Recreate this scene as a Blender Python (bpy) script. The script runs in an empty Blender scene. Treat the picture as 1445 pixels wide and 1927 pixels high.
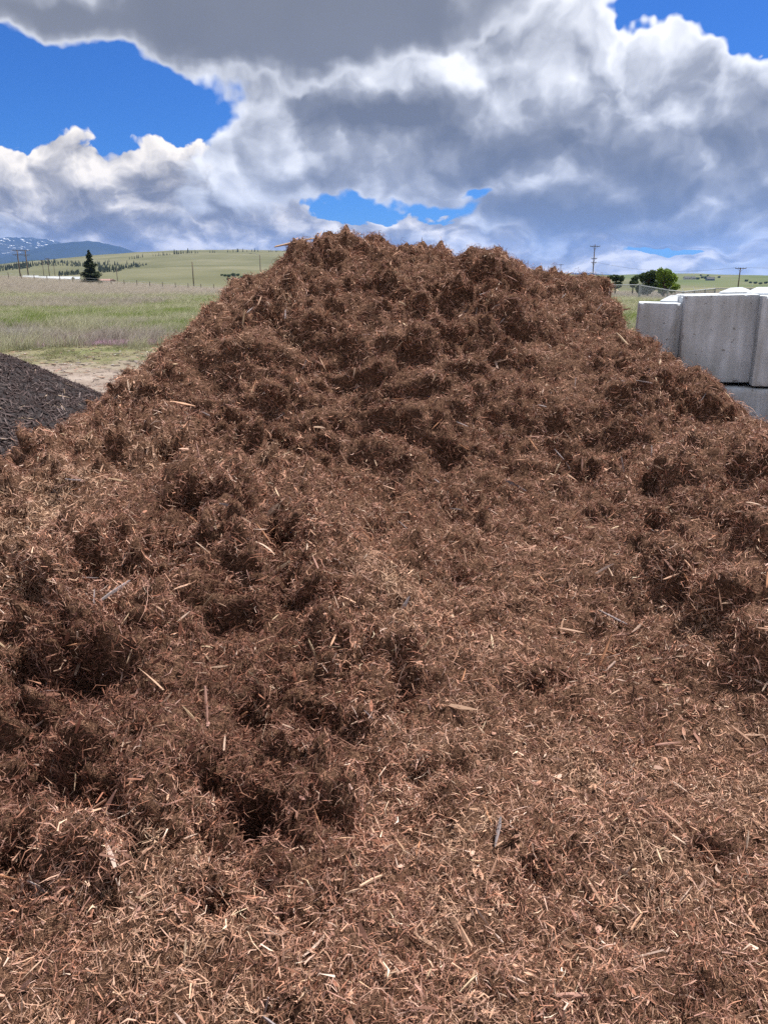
import bpy, bmesh, math, random
import numpy as np
from mathutils import Vector, Matrix, Euler
from mathutils.bvhtree import BVHTree

R = math.radians
rng = np.random.default_rng(7)
random.seed(7)
scene = bpy.context.scene
COL = scene.collection

# ------------------------------------------------------------------ camera
CAM_Z = 1.62
PITCH = R(16.8)
FPX = 1447.0                      # focal length in pixels of the 1445 x 1927 photograph
cam = bpy.data.cameras.new('camera')
cam.sensor_fit = 'VERTICAL'
cam.sensor_height = 24.0
cam.lens = 24.0 * FPX / 1927.0
cam.clip_start = 0.05
cam.clip_end = 60000.0
cam_ob = bpy.data.objects.new('camera', cam)
COL.objects.link(cam_ob)
cam_ob.location = (0, 0, CAM_Z)
cam_ob.rotation_euler = (R(90) - PITCH, 0, 0)
scene.camera = cam_ob

# ------------------------------------------------------------------ sun, exposure
SUN_EL, SUN_AZ = R(64), R(50)     # azimuth from +Y (view direction) towards +X
sd = Vector((math.sin(SUN_AZ) * math.cos(SUN_EL), math.cos(SUN_AZ) * math.cos(SUN_EL), math.sin(SUN_EL)))
sun = bpy.data.lights.new('sun', 'SUN')
sun.energy = 4.4
sun.angle = R(1.5)
sun.color = (1.0, 0.95, 0.88)
sun_ob = bpy.data.objects.new('sun', sun)
COL.objects.link(sun_ob)
sun_ob.rotation_euler = (-sd).to_track_quat('-Z', 'Y').to_euler()
sun_ob.location = (0, 0, 60)
vs = scene.view_settings
vs.view_transform = 'Standard'
vs.look = 'None'
vs.exposure = 0.95
vs.gamma = 1.0
vs.use_curve_mapping = False
cy = scene.cycles
cy.max_bounces = 3
cy.diffuse_bounces = 1
cy.glossy_bounces = 2
cy.transmission_bounces = 2
cy.transparent_max_bounces = 8
cy.volume_bounces = 1
cy.use_denoising = False
cy.sample_clamp_indirect = 6.0


def ray(px, py):
    """direction through a pixel of the photograph, scaled so that y == 1"""
    u = (px - 722.5) / FPX
    v = (963.5 - py) / FPX
    d = np.array([u, math.cos(PITCH) + v * math.sin(PITCH), -math.sin(PITCH) + v * math.cos(PITCH)])
    return d / d[1]


def azel(px, py):
    d = ray(px, py)
    n = np.linalg.norm(d)
    return math.atan2(d[0], d[1]), math.asin(d[2] / n)


# ------------------------------------------------------------------ node helper
class NT:
    def __init__(self, tree):
        self.t = tree
        self.n = tree.nodes
        self.l = tree.links

    def put(self, sock, v):
        if isinstance(v, bpy.types.NodeSocket):
            self.l.new(v, sock)
        elif v is not None:
            if hasattr(sock.default_value, '__len__') and not hasattr(v, '__len__'):
                v = [v] * len(sock.default_value)
            if hasattr(v, '__len__') and len(sock.default_value) == 4 and len(v) == 3:
                v = (*v, 1.0)
            sock.default_value = v

    def node(self, kind, _out=0, _props=None, **ins):
        nd = self.n.new(kind)
        for k, v in (_props or {}).items():
            setattr(nd, k, v)
        for k, v in ins.items():
            key = k.replace('_', ' ')
            s = nd.inputs.get(key)
            if s is None:
                s = nd.inputs[int(k[1:])]
            self.put(s, v)
        return nd.outputs[_out]

    def m(self, op, a, b=None, c=None, clamp=False):
        nd = self.n.new('ShaderNodeMath')
        nd.operation = op
        nd.use_clamp = clamp
        for i, v in enumerate((a, b, c)):
            if v is not None:
                self.put(nd.inputs[i], v)
        return nd.outputs[0]

    def v(self, op, a, b=None):
        nd = self.n.new('ShaderNodeVectorMath')
        nd.operation = op
        self.put(nd.inputs[0], a)
        if b is not None:
            self.put(nd.inputs[1], b)
        return nd.outputs['Value'] if op in ('DOT_PRODUCT', 'LENGTH') else nd.outputs[0]

    def vscale(self, a, s):
        nd = self.n.new('ShaderNodeVectorMath')
        nd.operation = 'SCALE'
        self.put(nd.inputs[0], a)
        self.put(nd.inputs['Scale'], s)
        return nd.outputs[0]

    def mix(self, f, a, b, blend='MIX', clamp=True):
        nd = self.n.new('ShaderNodeMix')
        nd.data_type = 'RGBA'
        nd.blend_type = blend
        nd.clamp_factor = clamp
        self.put(nd.inputs[0], f)
        self.put(nd.inputs[6], a)
        self.put(nd.inputs[7], b)
        return nd.outputs[2]

    def ramp(self, f, stops, interp='LINEAR'):
        nd = self.n.new('ShaderNodeValToRGB')
        cr = nd.color_ramp
        cr.interpolation = interp
        while len(cr.elements) < len(stops):
            cr.elements.new(0.5)
        for e, (p, c) in zip(cr.elements, stops):
            e.position = p
            e.color = (*c, 1.0) if hasattr(c, '__len__') else (c, c, c, 1.0)
        self.put(nd.inputs[0], f)
        return nd.outputs[0]

    def noise(self, vec, scale, detail=4, rough=0.55, out=0, dist=0.0, dim='3D'):
        return self.node('ShaderNodeTexNoise', out, {'noise_dimensions': dim}, Vector=vec, Scale=scale, Detail=detail, Roughness=rough, Distortion=dist)

    def smooth(self, x, a, b, lo=0.0, hi=1.0):
        nd = self.n.new('ShaderNodeMapRange')
        nd.interpolation_type = 'SMOOTHSTEP'
        for i, v in enumerate((x, a, b, lo, hi)):
            self.put(nd.inputs[i], v)
        return nd.outputs[0]


# ------------------------------------------------------------------ sky: Nishita blue with broken cumulus
def build_world():
    w = bpy.data.worlds.new('World')
    scene.world = w
    w.use_nodes = True
    T = NT(w.node_tree)
    T.n.clear()
    sky = T.n.new('ShaderNodeTexSky')
    sky.sky_type = 'NISHITA'
    sky.sun_disc = False
    sky.sun_elevation = SUN_EL
    sky.sun_rotation = SUN_AZ
    sky.altitude = 1000.0
    sky.air_density = 1.0
    sky.dust_density = 0.3
    sky.ozone_density = 1.0
    blue = T.node('ShaderNodeHueSaturation', Hue=0.5, Saturation=1.05, Value=1.0, Color=sky.outputs[0])
    blue = T.mix(1.0, blue, (0.065, 0.25, 0.57), 'MULTIPLY')

    geo = T.node('ShaderNodeTexCoord', 0)
    tc = T.n[-1]
    sep = T.n.new('ShaderNodeSeparateXYZ')
    T.l.new(tc.outputs['Generated'], sep.inputs[0])
    x, y, z = sep.outputs
    az = T.m('ARCTAN2', x, y)
    el = T.m('ARCSINE', z)
    elp = T.m('MAXIMUM', el, -0.02)
    # flatten cloud forms towards the horizon
    g = T.m('MULTIPLY_ADD', T.m('LOGARITHM', T.m('ADD', elp, 0.06), math.e), 0.09, T.m('MULTIPLY', elp, 0.75))
    P = T.node('ShaderNodeCombineXYZ', X=az, Y=g, Z=0.0)
    A = T.node('ShaderNodeCombineXYZ', X=az, Y=el, Z=0.0)
    wn = T.noise(P, 8.0, 4, 0.55, out=1, dim='2D')
    warp = T.v('SUBTRACT', wn, (0.5, 0.5, 0.5))
    W = T.v('ADD', A, T.v('MULTIPLY', warp, (0.16, 0.09, 0.0)))
    PW = T.v('ADD', P, T.v('MULTIPLY', warp, (0.07, 0.07, 0.0)))

    # billow field as a group so that it can be read twice (towards the sun and here)
    gt = bpy.data.node_groups.new('billow', 'ShaderNodeTree')
    gt.interface.new_socket('Vector', in_out='INPUT', socket_type='NodeSocketVector')
    gt.interface.new_socket('Value', in_out='OUTPUT', socket_type='NodeSocketFloat')
    G = NT(gt)
    gi = G.n.new('NodeGroupInput')
    go = G.n.new('NodeGroupOutput')
    pv = gi.outputs[0]
    vo = G.node('ShaderNodeTexVoronoi', 0, {'feature': 'F1', 'normalize': True, 'voronoi_dimensions': '2D'},
                Vector=pv, Scale=11.0, Detail=2.6, Roughness=0.45, Lacunarity=2.3)
    n1 = G.noise(pv, 6.0, 8, 0.46, dim='2D')
    h = G.m('MULTIPLY_ADD', G.m('MULTIPLY', vo, vo), -0.95, G.m('MULTIPLY_ADD', n1, 0.85, 0.27))
    G.l.new(h, go.inputs[0])

    def billow(vec):
        nd = T.n.new('ShaderNodeGroup')
        nd.node_tree = gt
        T.put(nd.inputs[0], vec)
        return nd.outputs[0]
    def blob(px, py, rx, ry):
        a, e = azel(px, py)
        sx, sy = FPX / rx, FPX / ry
        nd = T.n.new('ShaderNodeVectorMath')
        nd.operation = 'MULTIPLY_ADD'
        T.put(nd.inputs[0], W)
        nd.inputs[1].default_value = (sx, sy, 0)
        nd.inputs[2].default_value = (-a * sx, -e * sy, 0)
        d = T.v('DOT_PRODUCT', nd.outputs[0], nd.outputs[0])
        return T.m('POWER', 0.36788, d)

    def total(lst, base):
        acc = base
        for (amp, *b) in lst:
            acc = T.m('MULTIPLY_ADD', blob(*b), amp, acc)
        return acc
    big = T.noise(P, 2.6, 2, 0.5, dim='2D')
    bigc = T.m('SUBTRACT', big, 0.5)
    STOPS = [(0.0, (0.15, 0.152, 0.162)), (0.25, (0.215, 0.218, 0.232)), (0.5, (0.36, 0.366, 0.39)), (0.75, (0.68, 0.69, 0.72)), (1.0, (1.02, 1.02, 1.02))]

    # three decks of cloud, the far one first
    def deck(col, vec, delta, cover, tone, noise_amp, gain, thick_k, soft, tint=(1.0, 1.0, 1.0)):
        if delta is None:
            h0 = T.noise(vec, 7.0, 7, 0.5, dim='2D')
            rel = T.m('SUBTRACT', h0, 0.5)
        else:
            h0 = billow(vec)
            rel = T.m('SUBTRACT', h0, billow(T.v('ADD', vec, delta)))
        cv = T.m('MULTIPLY_ADD', T.m('SUBTRACT', h0, 0.50), noise_amp, cover)
        al = T.smooth(cv, 0.0, soft)
        tn = T.m('MULTIPLY_ADD', T.smooth(cv, 0.0, 0.65), -thick_k, tone)
        tn = T.m('MULTIPLY_ADD', rel, gain, tn)
        cc = T.mix(1.0, T.ramp(tn, STOPS), tuple(k * q for q in tint), 'MULTIPLY')
        return T.mix(al, col, cc)
    k = 0.565 / 0.1
    low = T.smooth(el, 0.15, 0.05)
    c1 = total(COVER_FAR, T.m('MULTIPLY_ADD', low, 0.62, T.m('MULTIPLY_ADD', bigc, 0.5, -0.42)))
    t1 = total(TONE_FAR, 0.90)
    p1 = T.v('MULTIPLY', PW, (2.1, 2.2, 1.0))
    col = deck(blue, p1, (0.014, 0.044, 0.0), c1, t1, 1.5, 1.9, 0.26, 0.12, (1.13, 1.03, 0.88))
    c2 = total(COVER, T.m('MULTIPLY_ADD', low, -0.55, T.m('MULTIPLY_ADD', bigc, 1.2, 0.30)))
    t2 = total(TONE, T.m('MULTIPLY_ADD', bigc, -0.4, 0.86))
    col = deck(col, PW, (0.009, 0.024, 0.0), c2, t2, 1.6, 2.1, 0.30, 0.25)
    c3 = total(COVER_NEAR, T.m('MULTIPLY_ADD', T.noise(P, 1.7, 1, 0.5, dim='2D'), 1.1, -0.95))
    p3 = T.v('ADD', T.v('MULTIPLY', PW, (0.8, 0.8, 1.0)), (3.7, 1.9, 0.0))
    col = deck(col, p3, None, c3, 0.80, 1.2, 0.35, 0.64, 0.22)
    bg = T.n.new('ShaderNodeBackground')
    bg.inputs['Strength'].default_value = 0.1
    T.put(bg.inputs['Color'], col)
    out = T.n.new('ShaderNodeOutputWorld')
    T.l.new(bg.outputs[0], out.inputs[0])
    w.cycles.sampling_method = 'NONE'


# amplitude, centre in the photograph, radii: only used as sky directions
COVER_FAR = [
    (0.6, 150, 355, 330, 85), (0.4, 470, 345, 150, 60), (0.3, 850, 440, 260, 30), (0.4, 1280, 502, 300, 22), (0.3, 1430, 465, 90, 40), (0.25, 320, 320, 70, 50), (0.25, 150, 290, 90, 36),
    (-0.6, 690, 396, 70, 18), (-0.5, 605, 385, 45, 14), (-0.6, 905, 343, 50, 18), (-0.4, 830, 372, 70, 10), (-0.9, 1310, 474, 110, 11), (-0.6, 600, 442, 70, 9), (-0.5, 60, 190, 300, 60),
]
TONE_FAR = [(-0.28, 140, 385, 260, 34), (-0.24, 330, 372, 140, 26), (-0.2, 250, 432, 500, 22), (0.12, 200, 290, 260, 30), (-0.5, 1050, 430, 330, 40), (-0.3, 1300, 430, 200, 26),
            (0.2, 1330, 500, 220, 20), (-0.2, 440, 338, 36, 18), (0.1, 830, 440, 160, 18)]
COVER = [
    (-1.4, 60, 190, 260, 84), (-0.9, 300, 220, 170, 50), (-0.5, 230, 285, 120, 30), (-0.6, 150, 340, 260, 60),
    (-1.2, 1370, 30, 80, 40), (-1.3, 1450, 75, 90, 46), (-1.0, 1205, 22, 60, 28), (-0.5, 1290, 5, 70, 20),
    (-0.8, 905, 345, 50, 16), (-0.7, 690, 402, 90, 20), (-0.4, 830, 380, 90, 14), (-0.9, 1310, 476, 130, 16),
    (0.6, 1000, 200, 400, 110), (0.7, 1180, 390, 350, 60), (0.4, 1240, 110, 170, 70), (0.5, 620, 250, 170, 60), (0.3, 760, 330, 160, 40),
]
TONE = [
    (-0.46, 740, 232, 160, 46), (-0.5, 960, 288, 230, 36), (-0.26, 1130, 190, 100, 44), (-0.5, 1150, 405, 340, 48), (-0.2, 1300, 300, 160, 30), (-0.2, 650, 345, 110, 18),
    (0.25, 1250, 70, 170, 52), (0.3, 760, 130, 120, 40), (0.2, 980, 150, 160, 50), (0.2, 600, 290, 130, 30), (0.2, 1290, 235, 130, 36),
]
COVER_NEAR = [
    (1.1, 480, 75, 300, 85), (0.8, 800, 10, 420, 55), (0.45, 60, 15, 220, 40), (-0.6, 1150, 90, 260, 90), (-0.9, 80, 190, 240, 60), (-0.5, 850, 190, 300, 60), (-0.8, 1380, 40, 120, 60), (-0.5, 800, 380, 900, 120),
]
build_world()


# ------------------------------------------------------------------ numpy noise
_perm = np.random.default_rng(3).permutation(4096)
_grad = np.random.default_rng(4).normal(size=(4096, 3))
_grad /= np.linalg.norm(_grad, axis=1)[:, None]


def gnoise(p):
    p = np.asarray(p, float)
    i = np.floor(p).astype(np.int64)
    f = p - i
    u = f * f * f * (f * (f * 6 - 15) + 10)
    out = 0.0
    for dx in (0, 1):
        wx = u[:, 0] if dx else 1 - u[:, 0]
        hx = _perm[(i[:, 0] + dx) & 4095]
        for dy in (0, 1):
            wy = u[:, 1] if dy else 1 - u[:, 1]
            hy = _perm[(hx + i[:, 1] + dy) & 4095]
            for dz in (0, 1):
                wz = u[:, 2] if dz else 1 - u[:, 2]
                g = _grad[_perm[(hy + i[:, 2] + dz) & 4095]]
                d = (g * (f - np.array([dx, dy, dz]))).sum(1)
                out = out + wx * wy * wz * d
    return out * 1.6


def fbm(p, octaves=4, gain=0.5, lac=2.03):
    p = np.asarray(p, float)
    a, t, s = 1.0, 0.0, 0.0
    for k in range(octaves):
        t = t + a * gnoise(p + 17.3 * k)
        s += a
        a *= gain
        p = p * lac
    return t / s


def sstep(x, a, b):
    t = np.clip((x - a) / (b - a), 0, 1)
    return t * t * (3 - 2 * t)


# ------------------------------------------------------------------ object helpers
def tag(o, label=None, cat=None, group=None, kind=None):
    if label:
        o['label'] = label
    if cat:
        o['category'] = cat
    if group:
        o['group'] = group
    if kind:
        o['kind'] = kind
    return o


def link(name, data, parent=None, loc=(0, 0, 0), rot=(0, 0, 0)):
    o = bpy.data.objects.new(name, data)
    COL.objects.link(o)
    if parent is not None:
        o.parent = parent
    o.location = loc
    o.rotation_euler = rot
    return o


def empty(name, loc=(0, 0, 0), rot=(0, 0, 0)):
    o = link(name, None, None, loc, rot)
    o.empty_display_size = 0.2
    return o


def mesh_np(name, verts, faces, mat, smooth=True):
    """faces: (n,k) integer array, one polygon size"""
    verts = np.asarray(verts, np.float32).reshape(-1, 3)
    faces = np.asarray(faces, np.int32)
    k = faces.shape[1]
    me = bpy.data.meshes.new(name)
    me.vertices.add(len(verts))
    me.vertices.foreach_set('co', verts.ravel())
    me.loops.add(faces.size)
    me.loops.foreach_set('vertex_index', faces.ravel())
    me.polygons.add(len(faces))
    me.polygons.foreach_set('loop_start', np.arange(0, faces.size, k, dtype=np.int32))
    me.update(calc_edges=True)
    me.polygons.foreach_set('use_smooth', np.full(len(faces), smooth))
    if mat is not None:
        me.materials.append(mat)
    me.update()
    return me


def mesh_py(name, verts, faces, mat, smooth=False):
    me = bpy.data.meshes.new(name)
    me.from_pydata([tuple(v) for v in verts], [], faces)
    if smooth:
        for p in me.polygons:
            p.use_smooth = True
    if mat is not None:
        me.materials.append(mat)
    me.update()
    return me


class MB:
    """collects simple solids into one mesh"""
    def __init__(self):
        self.v, self.f = [], []

    def box(self, c, s, rz=0.0):
        n = len(self.v)
        ca, sa = math.cos(rz), math.sin(rz)
        for dx, dy, dz in ((-1, -1, -1), (1, -1, -1), (1, 1, -1), (-1, 1, -1), (-1, -1, 1), (1, -1, 1), (1, 1, 1), (-1, 1, 1)):
            x, y = dx * s[0] / 2, dy * s[1] / 2
            self.v.append((c[0] + x * ca - y * sa, c[1] + x * sa + y * ca, c[2] + dz * s[2] / 2))
        for q in ((0, 3, 2, 1), (4, 5, 6, 7), (0, 1, 5, 4), (1, 2, 6, 5), (2, 3, 7, 6), (3, 0, 4, 7)):
            self.f.append(tuple(n + i for i in q))
        return self

    def tube(self, pts, rad, seg=6, cap=True):
        pts = [Vector(p) for p in pts]
        n0 = len(self.v)
        for i, p in enumerate(pts):
            a = pts[max(i - 1, 0)]
            b = pts[min(i + 1, len(pts) - 1)]
            t = (b - a).normalized()
            s = t.cross(Vector((0, 0, 1)) if abs(t.z) < 0.9 else Vector((1, 0, 0))).normalized()
            u = s.cross(t)
            r = rad[i] if hasattr(rad, '__len__') else rad
            for k in range(seg):
                an = 2 * math.pi * k / seg
                self.v.append(tuple(p + (s * math.cos(an) + u * math.sin(an)) * r))
        for i in range(len(pts) - 1):
            for k in range(seg):
                k2 = (k + 1) % seg
                a = n0 + i * seg
                self.f.append((a + k, a + k2, a + seg + k2, a + seg + k))
        if cap:
            self.f.append(tuple(n0 + k for k in range(seg))[::-1])
            self.f.append(tuple(n0 + (len(pts) - 1) * seg + k for k in range(seg)))
        return self

    def poly(self, pts):
        n = len(self.v)
        self.v += [tuple(p) for p in pts]
        self.f.append(tuple(range(n, n + len(pts))))
        return self

    def mesh(self, name, mat, smooth=False):
        return mesh_py(name, self.v, self.f, mat, smooth)

    def build(self, name, mat, parent=None, smooth=False):
        return link(name, self.mesh(name, mat, smooth), parent)


# ------------------------------------------------------------------ materials
def material(name, rough=0.85, spec=0.3):
    m = bpy.data.materials.new(name)
    m.use_nodes = True
    T = NT(m.node_tree)
    b = T.n['Principled BSDF']
    b.inputs['Roughness'].default_value = rough
    b.inputs['Specular IOR Level'].default_value = spec
    return m, T, b


def coords(T, kind='Object'):
    nd = T.n.new('ShaderNodeTexCoord')
    return nd.outputs[kind]


def bump(T, b, h, strength, dist):
    nd = T.n.new('ShaderNodeBump')
    nd.inputs['Strength'].default_value = strength
    nd.inputs['Distance'].default_value = dist
    T.put(nd.inputs['Height'], h)
    T.l.new(nd.outputs[0], b.inputs['Normal'])


def plain(name, col, rough=0.8, var=0.25, scale=3.0, spec=0.3, metal=0.0):
    m, T, b = material(name, rough, spec)
    c = coords(T)
    f = T.noise(c, scale, 5, 0.6)
    col = np.array(col)
    T.put(b.inputs['Base Color'], T.ramp(f, [(0.25, tuple(col * (1 - var))), (0.75, tuple(np.minimum(col * (1 + var), 1)))]))
    b.inputs['Metallic'].default_value = metal
    return m


def island_rand(T):
    nd = T.n.new('ShaderNodeNewGeometry')
    return nd.outputs['Random Per Island']


def object_rand(T):
    nd = T.n.new('ShaderNodeObjectInfo')
    return nd.outputs['Random']


def inst_attr(T, name, out='Fac'):
    nd = T.n.new('ShaderNodeAttribute')
    nd.attribute_type = 'INSTANCER'
    nd.attribute_name = name
    return nd.outputs[out]


# ------------------------------------------------------------------ scattering of uncountable stuff
def euler_from_frames(n, spin):
    """rotations that carry +Z onto the normals n with a spin about them; (N,3) euler XYZ"""
    a = np.where(np.abs(n[:, 2:3]) < 0.95, np.array([[0, 0, 1.0]]), np.array([[1.0, 0, 0]]))
    t = np.cross(a, n)
    t /= np.linalg.norm(t, axis=1)[:, None]
    b = np.cross(n, t)
    c, s = np.cos(spin)[:, None], np.sin(spin)[:, None]
    X = t * c + b * s
    Y = -t * s + b * c
    Z = n
    ry = -np.arcsin(np.clip(X[:, 2], -1, 1))
    rx = np.arctan2(Y[:, 2], Z[:, 2])
    rz = np.arctan2(X[:, 1], X[:, 0])
    return np.stack([rx, ry, rz], 1)


def scatter(name, pts, rot, scl, idx, tone, protos, parent=None):
    """one object whose instances fill a volume nobody could count"""
    me = bpy.data.meshes.new(name)
    n = len(pts)
    me.vertices.add(n)
    me.vertices.foreach_set('co', np.asarray(pts, np.float32).ravel())
    for nm, ty, arr in (('rot', 'FLOAT_VECTOR', rot), ('scl', 'FLOAT_VECTOR', scl)):
        at = me.attributes.new(nm, ty, 'POINT')
        at.data.foreach_set('vector', np.asarray(arr, np.float32).ravel())
    at = me.attributes.new('idx', 'INT', 'POINT')
    at.data.foreach_set('value', np.asarray(idx, np.int32))
    at = me.attributes.new('tone', 'FLOAT', 'POINT')
    at.data.foreach_set('value', np.asarray(tone, np.float32))
    ob = link(name, me, parent)
    coll = bpy.data.collections.new(name + '_pieces')
    for k, pm in enumerate(protos):
        po = bpy.data.objects.new('%s_piece_%02d' % (name, k), pm)
        coll.objects.link(po)
    ng = bpy.data.node_groups.new(name, 'GeometryNodeTree')
    ng.interface.new_socket('Geometry', in_out='INPUT', socket_type='NodeSocketGeometry')
    ng.interface.new_socket('Geometry', in_out='OUTPUT', socket_type='NodeSocketGeometry')
    N, L = ng.nodes, ng.links
    gi, go = N.new('NodeGroupInput'), N.new('NodeGroupOutput')
    ci = N.new('GeometryNodeCollectionInfo')
    ci.inputs['Collection'].default_value = coll
    ci.inputs['Separate Children'].default_value = True
    ci.inputs['Reset Children'].default_value = True
    iop = N.new('GeometryNodeInstanceOnPoints')
    iop.inputs['Pick Instance'].default_value = True

    def attr(nm, ty):
        a = N.new('GeometryNodeInputNamedAttribute')
        a.data_type = ty
        a.inputs['Name'].default_value = nm
        return a.outputs[0]
    L.new(gi.outputs[0], iop.inputs['Points'])
    L.new(ci.outputs[0], iop.inputs['Instance'])
    L.new(attr('idx', 'INT'), iop.inputs['Instance Index'])
    L.new(attr('rot', 'FLOAT_VECTOR'), iop.inputs['Rotation'])
    L.new(attr('scl', 'FLOAT_VECTOR'), iop.inputs['Scale'])
    L.new(iop.outputs[0], go.inputs[0])
    md = ob.modifiers.new('scatter', 'NODES')
    md.node_group = ng
    ob['kind'] = 'stuff'
    return ob


# ------------------------------------------------------------------ ground sheet
def ground_z(x, y):
    x, y = np.asarray(x, float), np.asarray(y, float)
    z = 1.75 * sstep(y, 28, 120) * np.clip((-x - 27) / 32, 0, 1.25)
    z = z - 5.0 * sstep(y, 128, 210)
    z = z - 0.55 * sstep(x, 14, 30) * sstep(y, 30, 62)
    p = np.stack([x * 0.35, y * 0.35, x * 0], -1).reshape(-1, 3)
    near = 1 - sstep(np.hypot(x, y), 40, 90)
    z = z + (0.05 * fbm(p, 4).reshape(x.shape)) * near
    q = np.stack([x * 0.02, y * 0.02, x * 0 + 4], -1).reshape(-1, 3)
    z = z + 0.25 * fbm(q, 3).reshape(x.shape) * sstep(np.hypot(x, y), 30, 90)
    return z


def build_ground():
    t = np.linspace(-9.4, 9.4, 240)
    xs = 2.2 * np.sinh(t)
    ys = np.concatenate([np.linspace(-60, -3, 16), -2 + 4.0 * np.sinh(np.linspace(0, 8.9, 300))])
    X, Y = np.meshgrid(xs, ys)
    Z = ground_z(X, Y)
    nx, ny = len(xs), len(ys)
    i = np.arange(nx * ny).reshape(ny, nx)
    f = np.stack([i[:-1, :-1], i[:-1, 1:], i[1:, 1:], i[1:, :-1]], -1).reshape(-1, 4)
    m, T, b = material('ground_field_and_dirt', 0.95, 0.1)
    c = coords(T)
    sep = T.n.new('ShaderNodeSeparateXYZ')
    T.put(sep.inputs[0], c)
    x, y = sep.outputs[0], sep.outputs[1]
    wob = T.m('MULTIPLY_ADD', T.m('SUBTRACT', T.noise(c, 0.22, 4, 0.6), 0.5), 9.0, y)
    # bare dirt
    n1 = T.noise(c, 1.3, 7, 0.62)
    n2 = T.noise(c, 14.0, 5, 0.65)
    dirt = T.ramp(n1, [(0.3, (0.143, 0.109, 0.092)), (0.5, (0.223, 0.181, 0.155)), (0.68, (0.294, 0.248, 0.218))])
    dirt = T.mix(T.smooth(n2, 0.52, 0.7), dirt, (0.109, 0.080, 0.063))
    dirt = T.mix(T.smooth(T.noise(c, 55.0, 2, 0.5), 0.62, 0.72), dirt, (0.353, 0.311, 0.277))
    # vegetation mottling
    g1 = T.noise(c, 0.5, 6, 0.6)
    low = T.ramp(g1, [(0.3, (0.100, 0.118, 0.046)), (0.5, (0.160, 0.150, 0.085)), (0.7, (0.207, 0.167, 0.142))])
    straw = T.ramp(T.noise(c, 0.16, 5, 0.6), [(0.3, (0.176, 0.211, 0.091)), (0.55, (0.303, 0.293, 0.192)), (0.75, (0.367, 0.326, 0.272))])
    far = T.ramp(T.noise(c, 0.004, 6, 0.6), [(0.3, (0.097, 0.118, 0.046)), (0.55, (0.160, 0.151, 0.080)), (0.75, (0.210, 0.181, 0.109))])
    dn = T.m('MULTIPLY_ADD', T.m('SUBTRACT', T.noise(c, 0.45, 5, 0.65), 0.5), 13.0, y)
    col = T.mix(T.smooth(dn, 14.5, 17.5), dirt, low)
    col = T.mix(T.smooth(wob, 25.0, 32.0), col, straw)
    col = T.mix(T.smooth(y, 110.0, 240.0), col, far)
    T.put(b.inputs['Base Color'], col)
    hgt = T.m('ADD', T.m('MULTIPLY', n1, 1.0), T.m('MULTIPLY', n2, 0.35))
    bump(T, b, hgt, 0.7, 0.05)
    me = mesh_np('ground', np.stack([X, Y, Z], -1), f, m)
    tag(link('ground', me), 'bare dirt yard running into a dry grass field', kind='structure')


build_ground()


# ------------------------------------------------------------------ hills and mountains
def hill_material(name, stops, scale, streak=0.0, patch=None):
    m, T, b = material(name, 0.95, 0.05)
    c = coords(T)
    n = T.noise(c, scale, 7, 0.6)
    if streak:
        mp = T.n.new('ShaderNodeMapping')
        mp.inputs['Scale'].default_value = (1, 1, 9)
        T.put(mp.inputs['Vector'], c)
        n = T.m('MULTIPLY_ADD', T.m('SUBTRACT', T.noise(mp.outputs[0], scale * 1.7, 6, 0.6), 0.5), streak, n)
    col = T.ramp(n, stops)
    if patch:
        sc, lo, hi, pc = patch
        col = T.mix(T.smooth(T.noise(c, sc, 6, 0.65), lo, hi), col, pc)
    T.put(b.inputs['Base Color'], col)
    return m


HILLS = {}


def build_hill(name, D, W, sil, mat, label, amp=0.05, base=-8.0, rough=4.0, cols=150, rows=36, power=1.15):
    sx = np.array([s[0] for s in sil], float)
    sy = np.array([s[1] for s in sil], float)
    px = np.linspace(sx[0], sx[-1], cols)
    # smooth the outline
    py = np.interp(px, sx, sy)
    ker = np.array([1, 2, 3, 2, 1.0]) / 9
    py = np.convolve(np.pad(py, 2, mode='edge'), ker, 'valid')
    rr = np.array([ray(a, b_) for a, b_ in zip(px, py)])
    xr = rr[:, 0] * D
    zr = CAM_Z + rr[:, 2] * D
    v = np.linspace(-1, 0.8, rows)
    X = np.repeat(xr[None, :], rows, 0)
    Y = D + W * v[:, None] + 0 * X
    prof = np.cos(np.clip(np.abs(v), 0, 1) * math.pi / 2) ** power
    Hh = np.maximum(zr - base, 0.5)
    p = np.stack([X / (W * 0.45), Y / (W * 0.45), 0 * X + D], -1).reshape(-1, 3)
    n = fbm(p, 5).reshape(X.shape)
    Z = base + Hh[None, :] * (prof[:, None] * (1 + 0 * X) + amp * n * np.sin(np.abs(v) * math.pi)[:, None] * 2)
    fine = fbm(p * 7 + 3, 4).reshape(X.shape)
    Z += rough * 0.25 * fine * prof[:, None]
    i = np.arange(rows * cols).reshape(rows, cols)
    f = np.stack([i[:-1, :-1], i[:-1, 1:], i[1:, 1:], i[1:, :-1]], -1).reshape(-1, 4)
    o = link(name, mesh_np(name, np.stack([X, Y, Z], -1), f, mat))
    tag(o, label, kind='structure')
    bv = BVHTree.FromPolygons([tuple(q) for q in np.stack([X, Y, Z], -1).reshape(-1, 3)], [tuple(q) for q in f.tolist()])
    HILLS[o.name] = bv
    return o


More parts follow.
